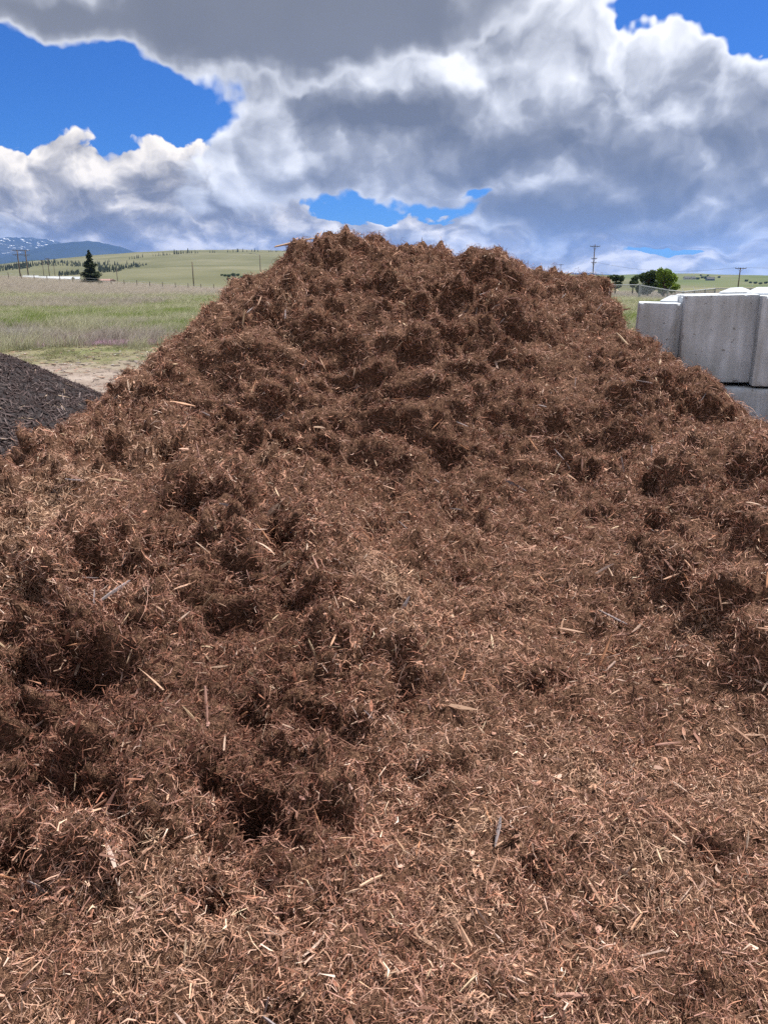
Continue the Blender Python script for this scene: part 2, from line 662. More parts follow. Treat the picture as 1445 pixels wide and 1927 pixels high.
M_grasshill = hill_material('dry_grass_hillside', [(0.28, (0.084, 0.088, 0.046)), (0.5, (0.122, 0.122, 0.071)), (0.72, (0.168, 0.160, 0.105))], 0.006, 0.8)
M_greenhill = hill_material('spring_green_hillside', [(0.28, (0.059, 0.084, 0.029)), (0.5, (0.097, 0.118, 0.050)), (0.72, (0.143, 0.139, 0.080))], 0.005, 0.7)
M_woodhill = hill_material('wooded_hillside', [(0.3, (0.025, 0.038, 0.021)), (0.55, (0.046, 0.063, 0.029)), (0.72, (0.134, 0.130, 0.071))], 0.006)
M_mount = hill_material('forested_mountain', [(0.3, (0.014, 0.021, 0.02)), (0.6, (0.025, 0.034, 0.028)), (0.8, (0.06, 0.06, 0.05))], 0.0016)
M_snow = hill_material('mountain_with_snow', [(0.3, (0.014, 0.021, 0.02)), (0.6, (0.03, 0.036, 0.032)), (0.8, (0.08, 0.08, 0.07))], 0.0016, 0.0,
                       (0.011, 0.58, 0.64, (0.75, 0.77, 0.8)))

build_hill('grassy_hill', 1500, 900, [(-420, 528), (-200, 522), (0, 514), (60, 507), (150, 498), (200, 493), (240, 487.5), (285, 481.5), (350, 476), (400, 474.5), (480, 472.5),
           (560, 474), (700, 480), (900, 500), (1000, 514), (1060, 524)], M_grasshill, 'pale dry grass hill rising behind the field', 0.05, -10, 6)
build_hill('grassy_hill', 800, 420, [(120, 529), (160, 523), (185, 518), (250, 509), (300, 504), (380, 501), (480, 500), (600, 502), (760, 508), (900, 522), (960, 530)],
           M_grasshill, 'lower shoulder of the dry grass hill', 0.05, -9, 4)
build_hill('wooded_hill', 3200, 900, [(-500, 515), (-200, 508), (-60, 505), (0, 503), (40, 497), (75, 492), (105, 491), (150, 493.5), (200, 496), (250, 494), (330, 500), (420, 515)],
           M_woodhill, 'dark wooded hill in front of the mountains', 0.06, -15, 30)
build_hill('mountain', 10500, 3500, [(-900, 500), (-500, 486), (-300, 470), (-150, 462), (-40, 460), (0, 458.5), (14, 460), (30, 455), (50, 450.5), (66, 448.5), (80, 450), (95, 454.5),
           (115, 460), (140, 465), (200, 476), (300, 495), (380, 515)], M_snow, 'far blue mountain with patches of snow', 0.10, -30, 160, 240, 60)
build_hill('mountain', 8600, 2600, [(-100, 515), (0, 497), (60, 482), (100, 470), (125, 463), (143, 458.5), (160, 456.5), (180, 456), (198, 459), (225, 467), (255, 475.5), (290, 483), (340, 491),
           (420, 500), (520, 515)], M_mount, 'rounded blue forested mountain beside the snowy one', 0.10, -30, 120, 240, 60)
build_hill('green_hill', 1700, 1100, [(820, 524), (950, 519), (1050, 517.5), (1100, 518), (1160, 518.5), (1205, 516.5), (1220, 514), (1235, 516), (1290, 518), (1350, 520), (1400, 522.5),
           (1445, 526), (1600, 524), (1800, 515), (2100, 520)], M_greenhill, 'low green hill with houses beyond the fence', 0.06, -10, 5)
build_hill('mountain', 9500, 1800, [(980, 524), (1050, 517), (1085, 513.5), (1110, 514.5), (1150, 519), (1250, 522), (1340, 523), (1400, 520.5), (1425, 518.5), (1445, 519.5), (1520, 514),
           (1700, 508), (2000, 518)], M_mount, 'thin blue mountain line on the right horizon', 0.05, -30, 60, 150, 40)


# ------------------------------------------------------------------ concrete blocks
def concrete_material():
    m, T, b = material('cast_concrete', 0.9, 0.2)
    c = coords(T)
    ob = T.n.new('ShaderNodeObjectInfo').outputs['Random']
    off = T.node('ShaderNodeCombineXYZ', X=T.m('MULTIPLY', ob, 37.0), Y=T.m('MULTIPLY', ob, 11.0), Z=T.m('MULTIPLY', ob, 5.0))
    c = T.v('ADD', c, off)
    mp = T.n.new('ShaderNodeMapping')
    mp.inputs['Scale'].default_value = (9, 9, 1.1)
    T.put(mp.inputs['Vector'], c)
    streak = T.noise(mp.outputs[0], 1.3, 6, 0.6)
    blot = T.noise(c, 3.2, 6, 0.6)
    fine = T.noise(c, 46.0, 4, 0.6)
    f = T.m('ADD', T.m('MULTIPLY', streak, 0.55), T.m('MULTIPLY', blot, 0.45))
    col = T.ramp(f, [(0.36, (0.37, 0.39, 0.405)), (0.46, (0.46, 0.495, 0.54)), (0.55, (0.53, 0.575, 0.64)), (0.64, (0.68, 0.74, 0.83))])
    dirt = T.smooth(T.noise(mp.outputs[0], 0.7, 4, 0.6), 0.55, 0.75)
    col = T.mix(T.m('MULTIPLY', dirt, 0.6), col, (0.27, 0.25, 0.21))
    col = T.mix(T.m('MULTIPLY', T.smooth(fine, 0.6, 0.72), 0.15), col, (0.2, 0.195, 0.185))
    T.put(b.inputs['Base Color'], col)
    pits = T.smooth(T.noise(c, 30.0, 3, 0.5), 0.66, 0.72)
    col = T.mix(T.m('MULTIPLY', pits, 0.7), col, (0.16, 0.155, 0.15))
    T.put(b.inputs['Base Color'], col)
    h = T.m('SUBTRACT', T.m('MULTIPLY', fine, 0.5), pits)
    bump(T, b, h, 0.5, 0.006)
    return m


M_conc = concrete_material()


def block_mesh(sx, sy, sz, seed, cuts=30, chip=0.02):
    """a cast block with worn, chipped arrises"""
    bm = bmesh.new()
    bmesh.ops.create_cube(bm, size=1.0)
    bmesh.ops.subdivide_edges(bm, edges=bm.edges[:], cuts=cuts, use_grid_fill=True)
    v = np.array([p.co for p in bm.verts])
    s = np.array([sx, sy, sz])
    a = v * s
    d = s / 2 - np.abs(a)                       # distance to each pair of faces
    so = np.sort(d, 1)
    edge = so[:, 1]                             # distance to the nearest arris
    n = fbm(a * 9 + seed * 7.7, 4)
    n2 = fbm(a * 28 + seed * 3.1, 3)
    pull = np.clip(0.005 + chip * np.clip(n * 1.8 - 0.25, 0, 1) + 0.004 * n2 - 0.45 * edge, 0, None)
    dirn = -np.sign(a) * (d < edge[:, None] + 0.03)
    a = a + dirn * pull[:, None]
    a += 0.0022 * np.stack([fbm(a * 5 + 1, 3), fbm(a * 5 + 9, 3), fbm(a * 5 + 5, 3)], 1)
    for p, q in zip(bm.verts, a):
        p.co = q
    me = bpy.data.meshes.new('block')
    bm.to_mesh(me)
    bm.free()
    me.materials.append(M_conc)
    for p in me.polygons:
        p.use_smooth = True
    me.set_sharp_from_angle(angle=R(28))
    return me


def knob_mesh(w, d, h, inset):
    m = MB()
    n = 5
    V, F = [], []
    for k, (e, z) in enumerate(((0, -0.02), (0, 0.012), (inset, h), (inset + 0.012, h + 0.006))):
        x, y = w / 2 - e, d / 2 - e
        V += [(-x, -y, z), (x, -y, z), (x, y, z), (-x, y, z)]
    for k in range(3):
        for j in range(4):
            a, b_ = 4 * k + j, 4 * k + (j + 1) % 4
            F.append((a, b_, b_ + 4, a + 4))
    F.append((12, 13, 14, 15))
    return mesh_py('knob', V, F, M_conc)


def concrete_block(px0, px1, ztop, zbot, yf, depth, seed, label, rot=(0, 0, 0), knobs=(), chip=0.02, pyref=600):
    x0, x1 = ray(px0, pyref)[0] * yf, ray(px1, pyref)[0] * yf
    rz = rot[2]
    xm = (x0 + x1) / 2
    # the wall turns towards the yard: solve the face width for its outline
    sx = (x1 - x0) / (math.cos(rz) - math.sin(rz) * xm / yf)
    sz = ztop - zbot
    root = empty('concrete_block', (xm, yf, zbot), rot)
    link('block_body', block_mesh(sx, depth, sz, seed, chip=chip), root, (0, depth / 2, sz / 2))
    for (kx, ky, kw, kd, kh) in knobs:
        link('lifting_knob', knob_mesh(kw, kd, kh, 0.07), root, (kx, ky, sz))
    tag(root, label, 'concrete block', 'stacked concrete bin blocks')
    return root


concrete_block(1197, 1282, 1.435, 0.755, 6.70, 0.75, 1, 'narrow grey concrete block at the left end of the wall, lower than its neighbour', (R(-0.6), R(0.6), R(-17)),
               knobs=((0.13, 0.40, 0.25, 0.18, 0.055),))
concrete_block(1287, 1428, 1.505, 0.800, 6.45, 0.75, 2, 'upper grey concrete block in the middle of the wall with a knob on top', (0, R(-1.3), R(-14)),
               knobs=((0.17, 0.40, 0.25, 0.18, 0.045),), chip=0.03)
concrete_block(1427, 1700, 1.505, 0.792, 6.15, 0.75, 3, 'upper concrete block cut off by the right edge, beside the middle block', (0, R(-0.4), R(-15)),
               knobs=((-0.44, 0.40, 0.25, 0.18, 0.055), (0.3, 0.40, 0.25, 0.18, 0.055)), chip=0.03)
concrete_block(1362, 1640, 0.772, 0.05, 6.20, 0.75, 4, 'lower concrete block under the overhanging upper blocks', (0, 0, R(-15)))
concrete_block(1190, 1355, 0.745, 0.03, 6.62, 0.75, 5, 'lower concrete block mostly buried behind the mulch slope', (0, 0, R(-16)))


# ------------------------------------------------------------------ chain link fence
M_galv = plain('galvanised_steel', (0.36, 0.38, 0.40), 0.65, 0.15, 4.0, 0.3)
M_wire = plain('galvanised_wire', (0.34, 0.37, 0.41), 0.65, 0.1, 4.0, 0.3)


def chain_fence(pts, h, label, arms):
    root = empty('chain_link_fence', pts[0])
    base = Vector(pts[0])
    V, F = [], []
    wires = MB()
    for a, b_ in zip(pts[:-1], pts[1:]):
        a, b_ = Vector(a) - base, Vector(b_) - base
        L = (b_ - a).length
        t = (b_ - a) / L
        nrm = Vector((-t.y, t.x, 0)).normalized()
        MB().tube([a + Vector((0, 0, h)), b_ + Vector((0, 0, h))], 0.045, 6).build('top_rail', M_galv, root)
        n = max(1, round(L / 3.0))
        for k in range(n + 1):
            if k == 0 and a.length > 0.01:
                continue
            p = a + t * (L * k / n)
            m = MB().tube([p + Vector((0, 0, -0.4)), p + Vector((0, 0, h + 0.04))], 0.06, 7)
            if arms:
                m.tube([p + Vector((0, 0, h + 0.02)), p + nrm * 0.2 + t * 0.14 + Vector((0, 0, h + 0.30))], 0.018, 5)
            m.build('post', M_galv, root)
        # diamond wires
        step = 0.11
        k = -h
        while k < L:
            for sgn in (1, -1):
                s0, s1 = (k, k + h) if sgn > 0 else (k + h, k)
                z0, z1 = 0.03, h
                if s0 < 0 or s0 > L or s1 < 0 or s1 > L:
                    c0, c1 = np.clip(s0, 0, L), np.clip(s1, 0, L)
                    z0, z1 = 0.03 + (h - .03) * (c0 - s0) / (s1 - s0), 0.03 + (h - .03) * (c1 - s0) / (s1 - s0)
                    s0, s1 = c0, c1
                p, q = a + t * s0 + Vector((0, 0, z0)), a + t * s1 + Vector((0, 0, z1))
                r = 0.009
                i0 = len(V)
                for e in (p, q):
                    V += [tuple(e + t * r), tuple(e + nrm * r), tuple(e - t * r)]
                F += [(i0, i0 + 1, i0 + 4, i0 + 3), (i0 + 1, i0 + 2, i0 + 5, i0 + 4), (i0 + 2, i0, i0 + 3, i0 + 5)]
            k += step
    o = link('wire_mesh', mesh_np('wire_mesh', V, F, M_wire, False), root)
    o['kind'] = 'stuff'
    tag(root, label, 'fence')


def ray_pt(px, py, d):
    r = ray(px, py)
    return (r[0] * d, d, CAM_Z + r[2] * d)


def fence_pt(px, pytop, d, h):
    p = ray_pt(px, pytop, d)
    return (p[0], p[1], p[2] - h)


chain_fence([fence_pt(1020, 537, 66, 1.25), fence_pt(1203, 536, 66, 1.25)], 1.25, 'chain link fence section left of the corner post, seen past the mulch', False)
chain_fence([fence_pt(1205, 537, 64, 1.5), fence_pt(1256, 546, 60, 1.5), fence_pt(1285, 549, 62, 1.5), fence_pt(1345, 543, 68, 1.5), fence_pt(1480, 543, 66, 1.5)], 1.5,
            'sagging chain link fence running right behind the concrete blocks', True)


# ------------------------------------------------------------------ utility poles
M_pole = plain('weathered_pole_wood', (0.10, 0.075, 0.058), 0.9, 0.3, 2.0)
M_ins = plain('insulator_glaze', (0.30, 0.30, 0.30), 0.4, 0.1)
POLE_TOPS = {}


def pole(key, px, pytop, d, label, arms=((0.25, 2.4),), r=0.15, lean=0.0, ins=True):
    tx, ty, tz = ray_pt(px, pytop, d)
    gz = float(ground_z(tx, d)) - 0.3
    root = empty('utility_pole', (tx, ty, gz), (0, lean, 0))
    H = tz - gz
    MB().tube([(0, 0, 0), (0, 0, H * 0.5), (0, 0, H)], [r, r * 0.85, r * 0.68], 8).build('pole', M_pole, root, True)
    for (drop, w) in arms:
        m = MB().box((0, -r - 0.05, H - drop), (w, 0.13, 0.15))
        ao = m.build('crossarm', M_pole, root)
        MB().tube([(-w * 0.3, -r - 0.05, H - drop - 0.05), (0, -r * 0.9, H - drop - 0.75)], 0.03, 5).tube(
            [(w * 0.3, -r - 0.05, H - drop - 0.05), (0, -r * 0.9, H - drop - 0.75)], 0.03, 5).build('brace', M_pole, ao)
        if ins:
            for k in (-0.46, -0.2, 0.2, 0.46):
                MB().tube([(k * w, -r - 0.05, H - drop + 0.07), (k * w, -r - 0.05, H - drop + 0.17), (k * w, -r - 0.05, H - drop + 0.3)], [0.03, 0.08, 0.03], 7).build('insulator', M_ins, ao)
    tag(root, label, 'utility pole', 'utility poles along the horizon')
    POLE_TOPS[key] = (tx, ty, tz - (arms[0][0] if arms else 0.3), arms[0][1] if arms else 0)
    return root


pole('a', 32.5, 470, 290, 'tall brown twin-arm utility pole, leftmost of the pair at the left edge', ((0.2, 3.4), (1.7, 3.2)), 0.26)
pole('b', 48, 470.5, 290, 'tall brown twin-arm utility pole, right one of the pair at the left edge', ((0.2, 3.4), (1.7, 3.2)), 0.26)
pole('c', 80, 490, 430, 'thin utility pole, left of three behind the white shed roof', ((0.2, 2.4),), 0.2)
pole('d', 90, 486, 400, 'thin utility pole, tallest of three behind the white shed roof', ((0.2, 2.4),), 0.22)
pole('e', 102, 499, 560, 'short thin utility pole, right of three behind the white shed roof', ((0.2, 2.4),), 0.24)
pole('f', 219.5, 504, 300, 'slender bare pole to the right of the tall spruce', (), 0.16)
pole('g', 362, 493, 250, 'lone utility pole in front of the grassy hill', (), 0.2)
pole('h', 489, 480, 330, 'lamp pole rising beside the left shoulder of the mulch pile', (), 0.2)
pole('i', 1119, 460, 215, 'tall utility pole with stacked crossarms above the right shoulder of the mulch', ((0.5, 2.6), (3.6, 1.5), (4.6, 1.3)), 0.17)
pole('j', 1055, 497, 420, 'small distant utility pole just left of the tall one', ((0.3, 2.6),), 0.2)
pole('k', 1036, 503, 520, 'smallest distant utility pole near the mulch crest', ((0.3, 2.6),), 0.2)
pole('l', 1392.5, 503.5, 190, 'utility pole behind the concrete blocks at right', ((0.2, 2.6),), 0.18)
lp = [o for o in COL.objects if o.name.startswith('utility_pole') and o.get('label', '').startswith('lamp pole')][0]
Hl = [c for c in lp.children][0].dimensions.z
Hl = ray_pt(489, 480, 330)[2] - lp.location.z
MB().tube([(0, 0, Hl - 0.2), (-1.6, 0, Hl + 0.5), (-3.2, 0, Hl + 0.6)], 0.07, 6).box((-3.7, 0, Hl + 0.58), (1.1, 0.4, 0.22)).build('lamp_arm', M_ins, lp)

M_line = plain('power_line_cable', (0.035, 0.035, 0.04), 0.6, 0.1)


def cable(p, q, sag, r, label):
    p, q = Vector(p), Vector(q)
    pts = []
    for k in range(25):
        t = k / 24
        c = p.lerp(q, t)
        c.z -= sag * 4 * t * (1 - t)
        pts.append(c)
    o = MB().tube(pts, r, 4).build('power_line', M_line)
    tag(o, label, 'power line', 'power lines strung between the poles')


ti, tl = POLE_TOPS['i'], POLE_TOPS['l']
cable((ti[0] + 0.4, ti[1], ti[2] - 3.9), (tl[0] - 1.1, tl[1], tl[2] + 0.2), 1.5, 0.02, 'thin power line from the tall right pole to the pole behind the blocks')
cable((tl[0] + 1.2, tl[1], tl[2] + 0.2), (tl[0] + 60, tl[1] - 20, tl[2] + 0.5), 0.6, 0.02, 'thin power line leaving the right edge of the picture')
ta, tb = POLE_TOPS['a'], POLE_TOPS['b']
cable((ta[0], ta[1], ta[2] + 0.2), (tb[0], tb[1], tb[2] + 0.2), 0.25, 0.03, 'short cable between the two tall poles at left')


# ------------------------------------------------------------------ trees
def leaf_material(name, stops, rough=0.7):
    m, T, b = material(name, rough, 0.25)
    f = island_rand(T)
    c = T.ramp(f, stops)
    T.put(b.inputs['Base Color'], c)
    tr = T.n.new('ShaderNodeBsdfTranslucent')
    T.put(tr.inputs['Color'], c)
    mx = T.n.new('ShaderNodeMixShader')
    mx.inputs[0].default_value = 0.25
    T.l.new(b.outputs[0], mx.inputs[1])
    T.l.new(tr.outputs[0], mx.inputs[2])
    T.l.new(mx.outputs[0], T.n['Material Output'].inputs[0])
    return m


M_needle = leaf_material('spruce_needles', [(0, (0.018, 0.03, 0.016)), (0.6, (0.035, 0.055, 0.026)), (1, (0.075, 0.09, 0.045))])
M_leafdark = leaf_material('dark_green_leaves', [(0, (0.035, 0.06, 0.024)), (0.6, (0.062, 0.098, 0.036)), (1, (0.11, 0.145, 0.055))])
M_leafbright = leaf_material('bright_green_leaves', [(0, (0.09, 0.16, 0.02)), (0.6, (0.17, 0.26, 0.035)), (1, (0.28, 0.36, 0.06))])
M_bark = plain('rough_bark', (0.085, 0.062, 0.045), 0.95, 0.4, 6.0)


def leaf_quads(cen, size, r, elong=1.6, dirs=None):
    """irregular leaf-sized quads at the given centres"""
    n = len(cen)
    a = r.normal(size=(n, 3)) if dirs is None else dirs + 0.35 * r.normal(size=(n, 3))
    a /= np.linalg.norm(a, axis=1)[:, None]
    b_ = np.cross(a, r.normal(size=(n, 3)))
    b_ /= np.linalg.norm(b_, axis=1)[:, None]
    s = size * r.uniform(0.6, 1.3, (n, 1))
    V = np.stack([cen - a * s * elong * 0.5, cen + b_ * s * 0.5, cen + a * s * elong * 0.5, cen - b_ * s * 0.5], 1)
    return V.reshape(-1, 3), np.arange(4 * n).reshape(n, 4)


def spruce(px, pytop, pybase, d, width_px, label, seed=5, n_tier=46):
    r = np.random.default_rng(seed)
    tx, ty, tz = ray_pt(px, pytop, d)
    bx, by, bz = ray_pt(px, pybase, d)
    gz = float(ground_z(tx, d))
    H, Wd = tz - bz, width_px / FPX * d / 2
    root = empty('spruce_tree', (tx, ty, gz))
    z0 = bz - gz
    MB().tube([(0, 0, -0.3), (0, 0, z0 + H * 0.5), (0, 0, z0 + H * 0.97)], [0.05 * H * 0.5, 0.03 * H * 0.5, 0.005 * H], 8).build('trunk', M_bark, root, True)
    cen, dr = [], []
    for k in range(n_tier):
        t = (k + r.uniform(-0.3, 0.3)) / n_tier
        t = min(max(t, 0), 1)
        prof = (1 - t) ** 0.85 * (0.80 + 0.2 * math.sin(t * 23 + 1)) + 0.03
        if t < 0.1:
            prof *= 0.75 + 2.5 * t
        for j in range(9):
            an = r.uniform(0, 2 * math.pi)
            L = Wd * prof * r.uniform(0.55, 1.15)
            m = int(16 + 40 * prof)
            s = r.uniform(0.1, 1, m) ** 0.7
            z = z0 + H * t + H * 0.02 - L * 0.30 * s + L * 0.22 * s ** 3
            sp = 0.14 * L
            x = np.cos(an) * L * s + r.normal(size=m) * sp * (0.4 + 0.6 * s)
            y = np.sin(an) * L * s + r.normal(size=m) * sp * (0.4 + 0.6 * s)
            z = z + r.normal(size=m) * 0.05 * L
            cen.append(np.stack([x, y, z], 1))
            dr.append(np.tile([np.cos(an), np.sin(an), -0.25], (m, 1)))
    cen, dr = np.concatenate(cen), np.concatenate(dr)
    V, F = leaf_quads(cen, H * 0.022, r, 2.6, dr)
    link('crown', mesh_np('crown', V, F, M_needle, False), root)
    tag(root, label, 'tree')


spruce(167, 471.5, 533, 121, 41, 'tall dark spruce standing alone at the edge of the field')


def broadleaf(px, pytop, pybase, d, width_px, mat, label, seed, leaves=5200, size=0.15, lobes=9, name='leafy_tree'):
    r = np.random.default_rng(seed)
    tx, ty, tz = ray_pt(px, pytop, d)
    bz = ray_pt(px, pybase, d)[2]
    gz = float(ground_z(tx, d))
    H, Wd = tz - bz, width_px / FPX * d / 2
    root = empty(name, (tx, ty, gz))
    z0 = bz - gz
    m = MB().tube([(0, 0, -0.2), (0.05 * Wd, 0, z0 + H * 0.3), (0, 0, z0 + H * 0.75)], [0.06 * H, 0.045 * H, 0.012 * H], 8)
    L = []
    for k in range(lobes):
        an = r.uniform(0, 6.28)
        q = r.uniform(0.1, 0.85)
        zz = r.uniform(0.10, 0.84)
        lim = math.sqrt(max(0.05, 1 - ((zz - 0.45) / 0.6) ** 2))
        c = np.array([math.cos(an) * q * Wd * lim, math.sin(an) * q * Wd * lim, z0 + H * zz])
        rad = np.array([Wd * r.uniform(0.2, 0.44), Wd * r.uniform(0.2, 0.44), H * r.uniform(0.10, 0.22)])
        L.append((c, rad))
        m.tube([(0, 0, z0 + H * 0.25), tuple(c * np.array([0.5, 0.5, 0.9])), tuple(c)], [0.02 * H, 0.014 * H, 0.005 * H], 5)
    m.build('trunk', M_bark, root, True)
    per = leaves // lobes
    cen = []
    for c, rad in L:
        u = r.normal(size=(per, 3))
        u /= np.linalg.norm(u, axis=1)[:, None]
        w = r.uniform(0.35, 1.0, (per, 1)) ** 0.5 * (1 + 0.22 * gnoise(u * 2.3 + c[None] * 3)[:, None] + 0.1 * r.normal(size=(per, 1)))
        cen.append(c + u * w * rad)
    cen = np.concatenate(cen)
    V, F = leaf_quads(cen, size, r, 1.7)
    link('crown', mesh_np('crown', V, F, mat, False), root)
    tag(root, label, 'tree')


broadleaf(1221, 508, 555, 84, 54, M_leafdark, 'dark green bushy tree on the left of the joined pair behind the fence', 11, 8000, 0.16, 16)
broadleaf(1252, 504, 553, 82, 46, M_leafbright, 'bright yellow-green tree on the right of the joined pair behind the fence', 12, 7000, 0.16, 14)
broadleaf(1159, 517, 542, 96, 34, M_leafdark, 'small dark tree peeping over the right shoulder of the mulch pile', 13, 3400, 0.16, 10)
broadleaf(1192, 517, 543, 98, 24, M_leafdark, 'small thin dark tree between the mulch shoulder and the bushy pair', 14, 2000, 0.15, 8)


# far conifers: each one a tree, sharing a few meshes
def far_conifer_mesh(seed):
    r = np.random.default_rng(seed)
    V, F = [], []
    n = 7
    for k in range(9):
        t = k / 9
        rad = 0.20 * (1 - t) ** 0.8 * r.uniform(0.7, 1.2) + 0.02
        zb, zt = 0.10 + 0.86 * t, 0.10 + 0.86 * min(1.0, t + 0.22)
        i0 = len(V)
        for j in range(n):
            an = 2 * math.pi * (j + r.uniform(-0.3, 0.3)) / n
            q = rad * r.uniform(0.55, 1.25)
            V.append((math.cos(an) * q, math.sin(an) * q, zb + r.uniform(-0.03, 0.03)))
        V.append((r.uniform(-0.01, 0.01), r.uniform(-0.01, 0.01), zt))
        for j in range(n):
            F.append((i0 + j, i0 + (j + 1) % n, i0 + n))
    return mesh_py('crown', V, F, M_needle)


def far_shrub_mesh(seed):
    r = np.random.default_rng(seed)
    u = r.normal(size=(150, 3))
    u /= np.linalg.norm(u, axis=1)[:, None]
    c = u * r.uniform(0.4, 1, (150, 1)) * np.array([0.55, 0.55, 0.42]) + np.array([0, 0, 0.45])
    V, F = leaf_quads(c, 0.22, r, 1.4)
    return mesh_np('crown', V, F, M_leafdark, False)


CON = [far_conifer_mesh(s) for s in range(5)]
SHR = [far_shrub_mesh(s) for s in range(3)]
TRK = MB().tube([(0, 0, -0.05), (0, 0, 0.5)], [0.03, 0.015], 5).mesh('trunk', M_bark)


def on_hill(px, d_lo, d_hi, names=('grassy_hill', 'grassy_hill.001', 'green_hill'), py=None):
    """first ground met when looking through px,py"""
    r = ray(px, py)
    dirv = Vector(r).normalized()
    best = None
    for nm in names:
        h = HILLS_BV[nm].ray_cast(Vector((0, 0, CAM_Z)), dirv)
        if h[0] is not None and (best is None or h[3] < best[3]):
            best = h
    return best[0] if best else None


HILLS_BV = dict(HILLS)


def far_tree(px, py, h_px, kind, label, group):
    p = on_hill(px, 0, 0, py=py)
    if p is None:
        return
    H = h_px / FPX * p.y
    r = random.Random(int(px * 13 + py * 7))
    root = empty('conifer_tree' if kind else 'shrub', (p.x, p.y, p.z - 0.04 * H), (0, 0, r.uniform(0, 6)))
    wdt = H * r.uniform(0.75, 1.15)
    c = link('crown', (CON if kind else SHR)[r.randrange(5 if kind else 3)], root)
    c.scale = (wdt, wdt, H) if kind else (H * 1.3, H * 1.3, H)
    t = link('trunk', TRK, root)
    t.scale = (H, H, H)
    tag(root, label, 'tree' if kind else 'shrub', group)


def ridge_y(px):
    xs = [200, 240, 285, 350, 400, 480, 560]
    ys = [493, 487.5, 481.5, 476, 474.5, 472.5, 474]
    return float(np.interp(px, xs, ys))


rr_ = random.Random(21)
CREST = 'tiny dark conifer on the hill crest '
for px in (245, 249, 253, 258, 262, 266, 270, 289, 293, 297, 300, 303, 307, 311, 314, 317, 321, 329, 333, 337, 341, 345, 352, 355, 357, 362, 368, 373, 395, 401, 404, 428, 434, 440,
           445, 447, 449, 458, 466, 474, 480, 484, 487, 506, 510, 514, 519, 522):
    y = ridge_y(px)
    far_tree(px + rr_.uniform(-1, 1), y + 1.2, rr_.choice((4, 5, 6, 7, 9)) * (1.15 if 325 < px < 360 else 0.8), True, CREST + ('above the far mountains at left' if px < 280 else 'in the dense left row' if px < 325 else 'in the tallest clump' if px < 360 else 'in the sparse middle stretch' if px < 420 else 'near the mulch pile'),
             'conifers along the hill crest')
for px, py, h in ((198, 500, 7), (204, 499, 9), (208, 501, 6), (217, 499, 8), (222, 500, 8), (240, 498, 8), (253, 499, 9), (256, 500, 7), (263, 497, 5), (147, 499, 4), (160, 497, 6), (199, 494, 5), (206, 493, 6)):
    far_tree(px, py, h, True, 'small dark conifer on the slope between the spruce and the crest', 'conifers on the near hillside')
for px, py, h in ((418, 519, 4), (424, 520, 5), (431, 521, 6), (440, 520, 7), (448, 519, 5), (455, 523, 4), (462, 524, 6), (468, 525, 5), (430, 527, 5), (442, 527, 6), (451, 527, 6), (473, 523, 6)):
    far_tree(px, py, h, False, 'dark shrub in the row at the foot of the dry grass hill', 'shrubs at the foot of the hill')
for px, py, h in ((1293, 526, 4), (1300, 525, 4), (1312, 526, 5), (1320, 524, 5), (1327, 525, 6), (1334, 524, 4), (1340, 526, 6), (1352, 523, 4), (1403, 530, 5), (1411, 533, 4), (1420, 534, 5), (1430, 535, 5),
                  (1440, 534, 5), (1318, 519, 3), (1331, 519.5, 3)):
    far_tree(px, py, h, False, 'dark shrub beside the far houses on the green hill', 'shrubs around the far houses')


# woods too dense to count
def wood(name, label, rows, seed):
    r = np.random.default_rng(seed)
    pts, scl, idx = [], [], []
    for (pxa, pya, pxb, pyb, n, hpx, band) in rows:
        for k in range(n):
            t = r.uniform()
            px, py = pxa + (pxb - pxa) * t + r.normal() * 1.0, pya + (pyb - pya) * t + r.uniform(-band, band)
            p = on_hill(px, 0, 0, ('grassy_hill', 'grassy_hill.001', 'green_hill', 'wooded_hill'), py)
            if p is None:
                continue
            H = hpx / FPX * p.y * r.uniform(0.6, 1.25)
            pts.append((p.x, p.y, p.z - 0.05 * H))
            scl.append((H, H, H))
            idx.append(r.integers(0, 5))
    n = len(pts)
    rot = np.zeros((n, 3))
    rot[:, 2] = r.uniform(0, 6.28, n)
    o = scatter(name, pts, rot, scl, idx, np.zeros(n), CON)
    tag(o, label, 'trees', kind='stuff')


wood('far_wood', 'dark belt of conifers across the hill behind the spruce', [(112, 518, 150, 515, 70, 7, 2), (186, 510, 230, 508, 90, 8, 4), (226, 506, 262, 501, 45, 6, 2.5), (262, 501, 282, 498, 12, 4, 1),
                                                                          (0, 508, 60, 502, 70, 8, 3)], 31)
wood('far_wood', 'blue-green forest on the low hill under the mountains', [(20, 503, 105, 494, 130, 5, 3), (90, 496, 200, 500, 170, 5, 4), (-60, 507, 20, 504, 60, 6, 3)], 32)

# ------------------------------------------------------------------ far buildings
M_white = plain('white_sheet_metal', (0.391, 0.416, 0.442), 0.5, 0.08, 0.3)
M_wallwhite = plain('white_siding', (0.527, 0.518, 0.493), 0.8, 0.1)
M_wallred = plain('faded_red_siding', (0.289, 0.170, 0.145), 0.8, 0.15)
M_wallblue = plain('blue_grey_siding', (0.153, 0.187, 0.238), 0.8, 0.12)
M_roofdark = plain('dark_shingle_roof', (0.075, 0.075, 0.085), 0.85, 0.25)
M_pane = plain('dark_window_glass', (0.03, 0.035, 0.045), 0.15, 0.1, 3.0, 0.5)


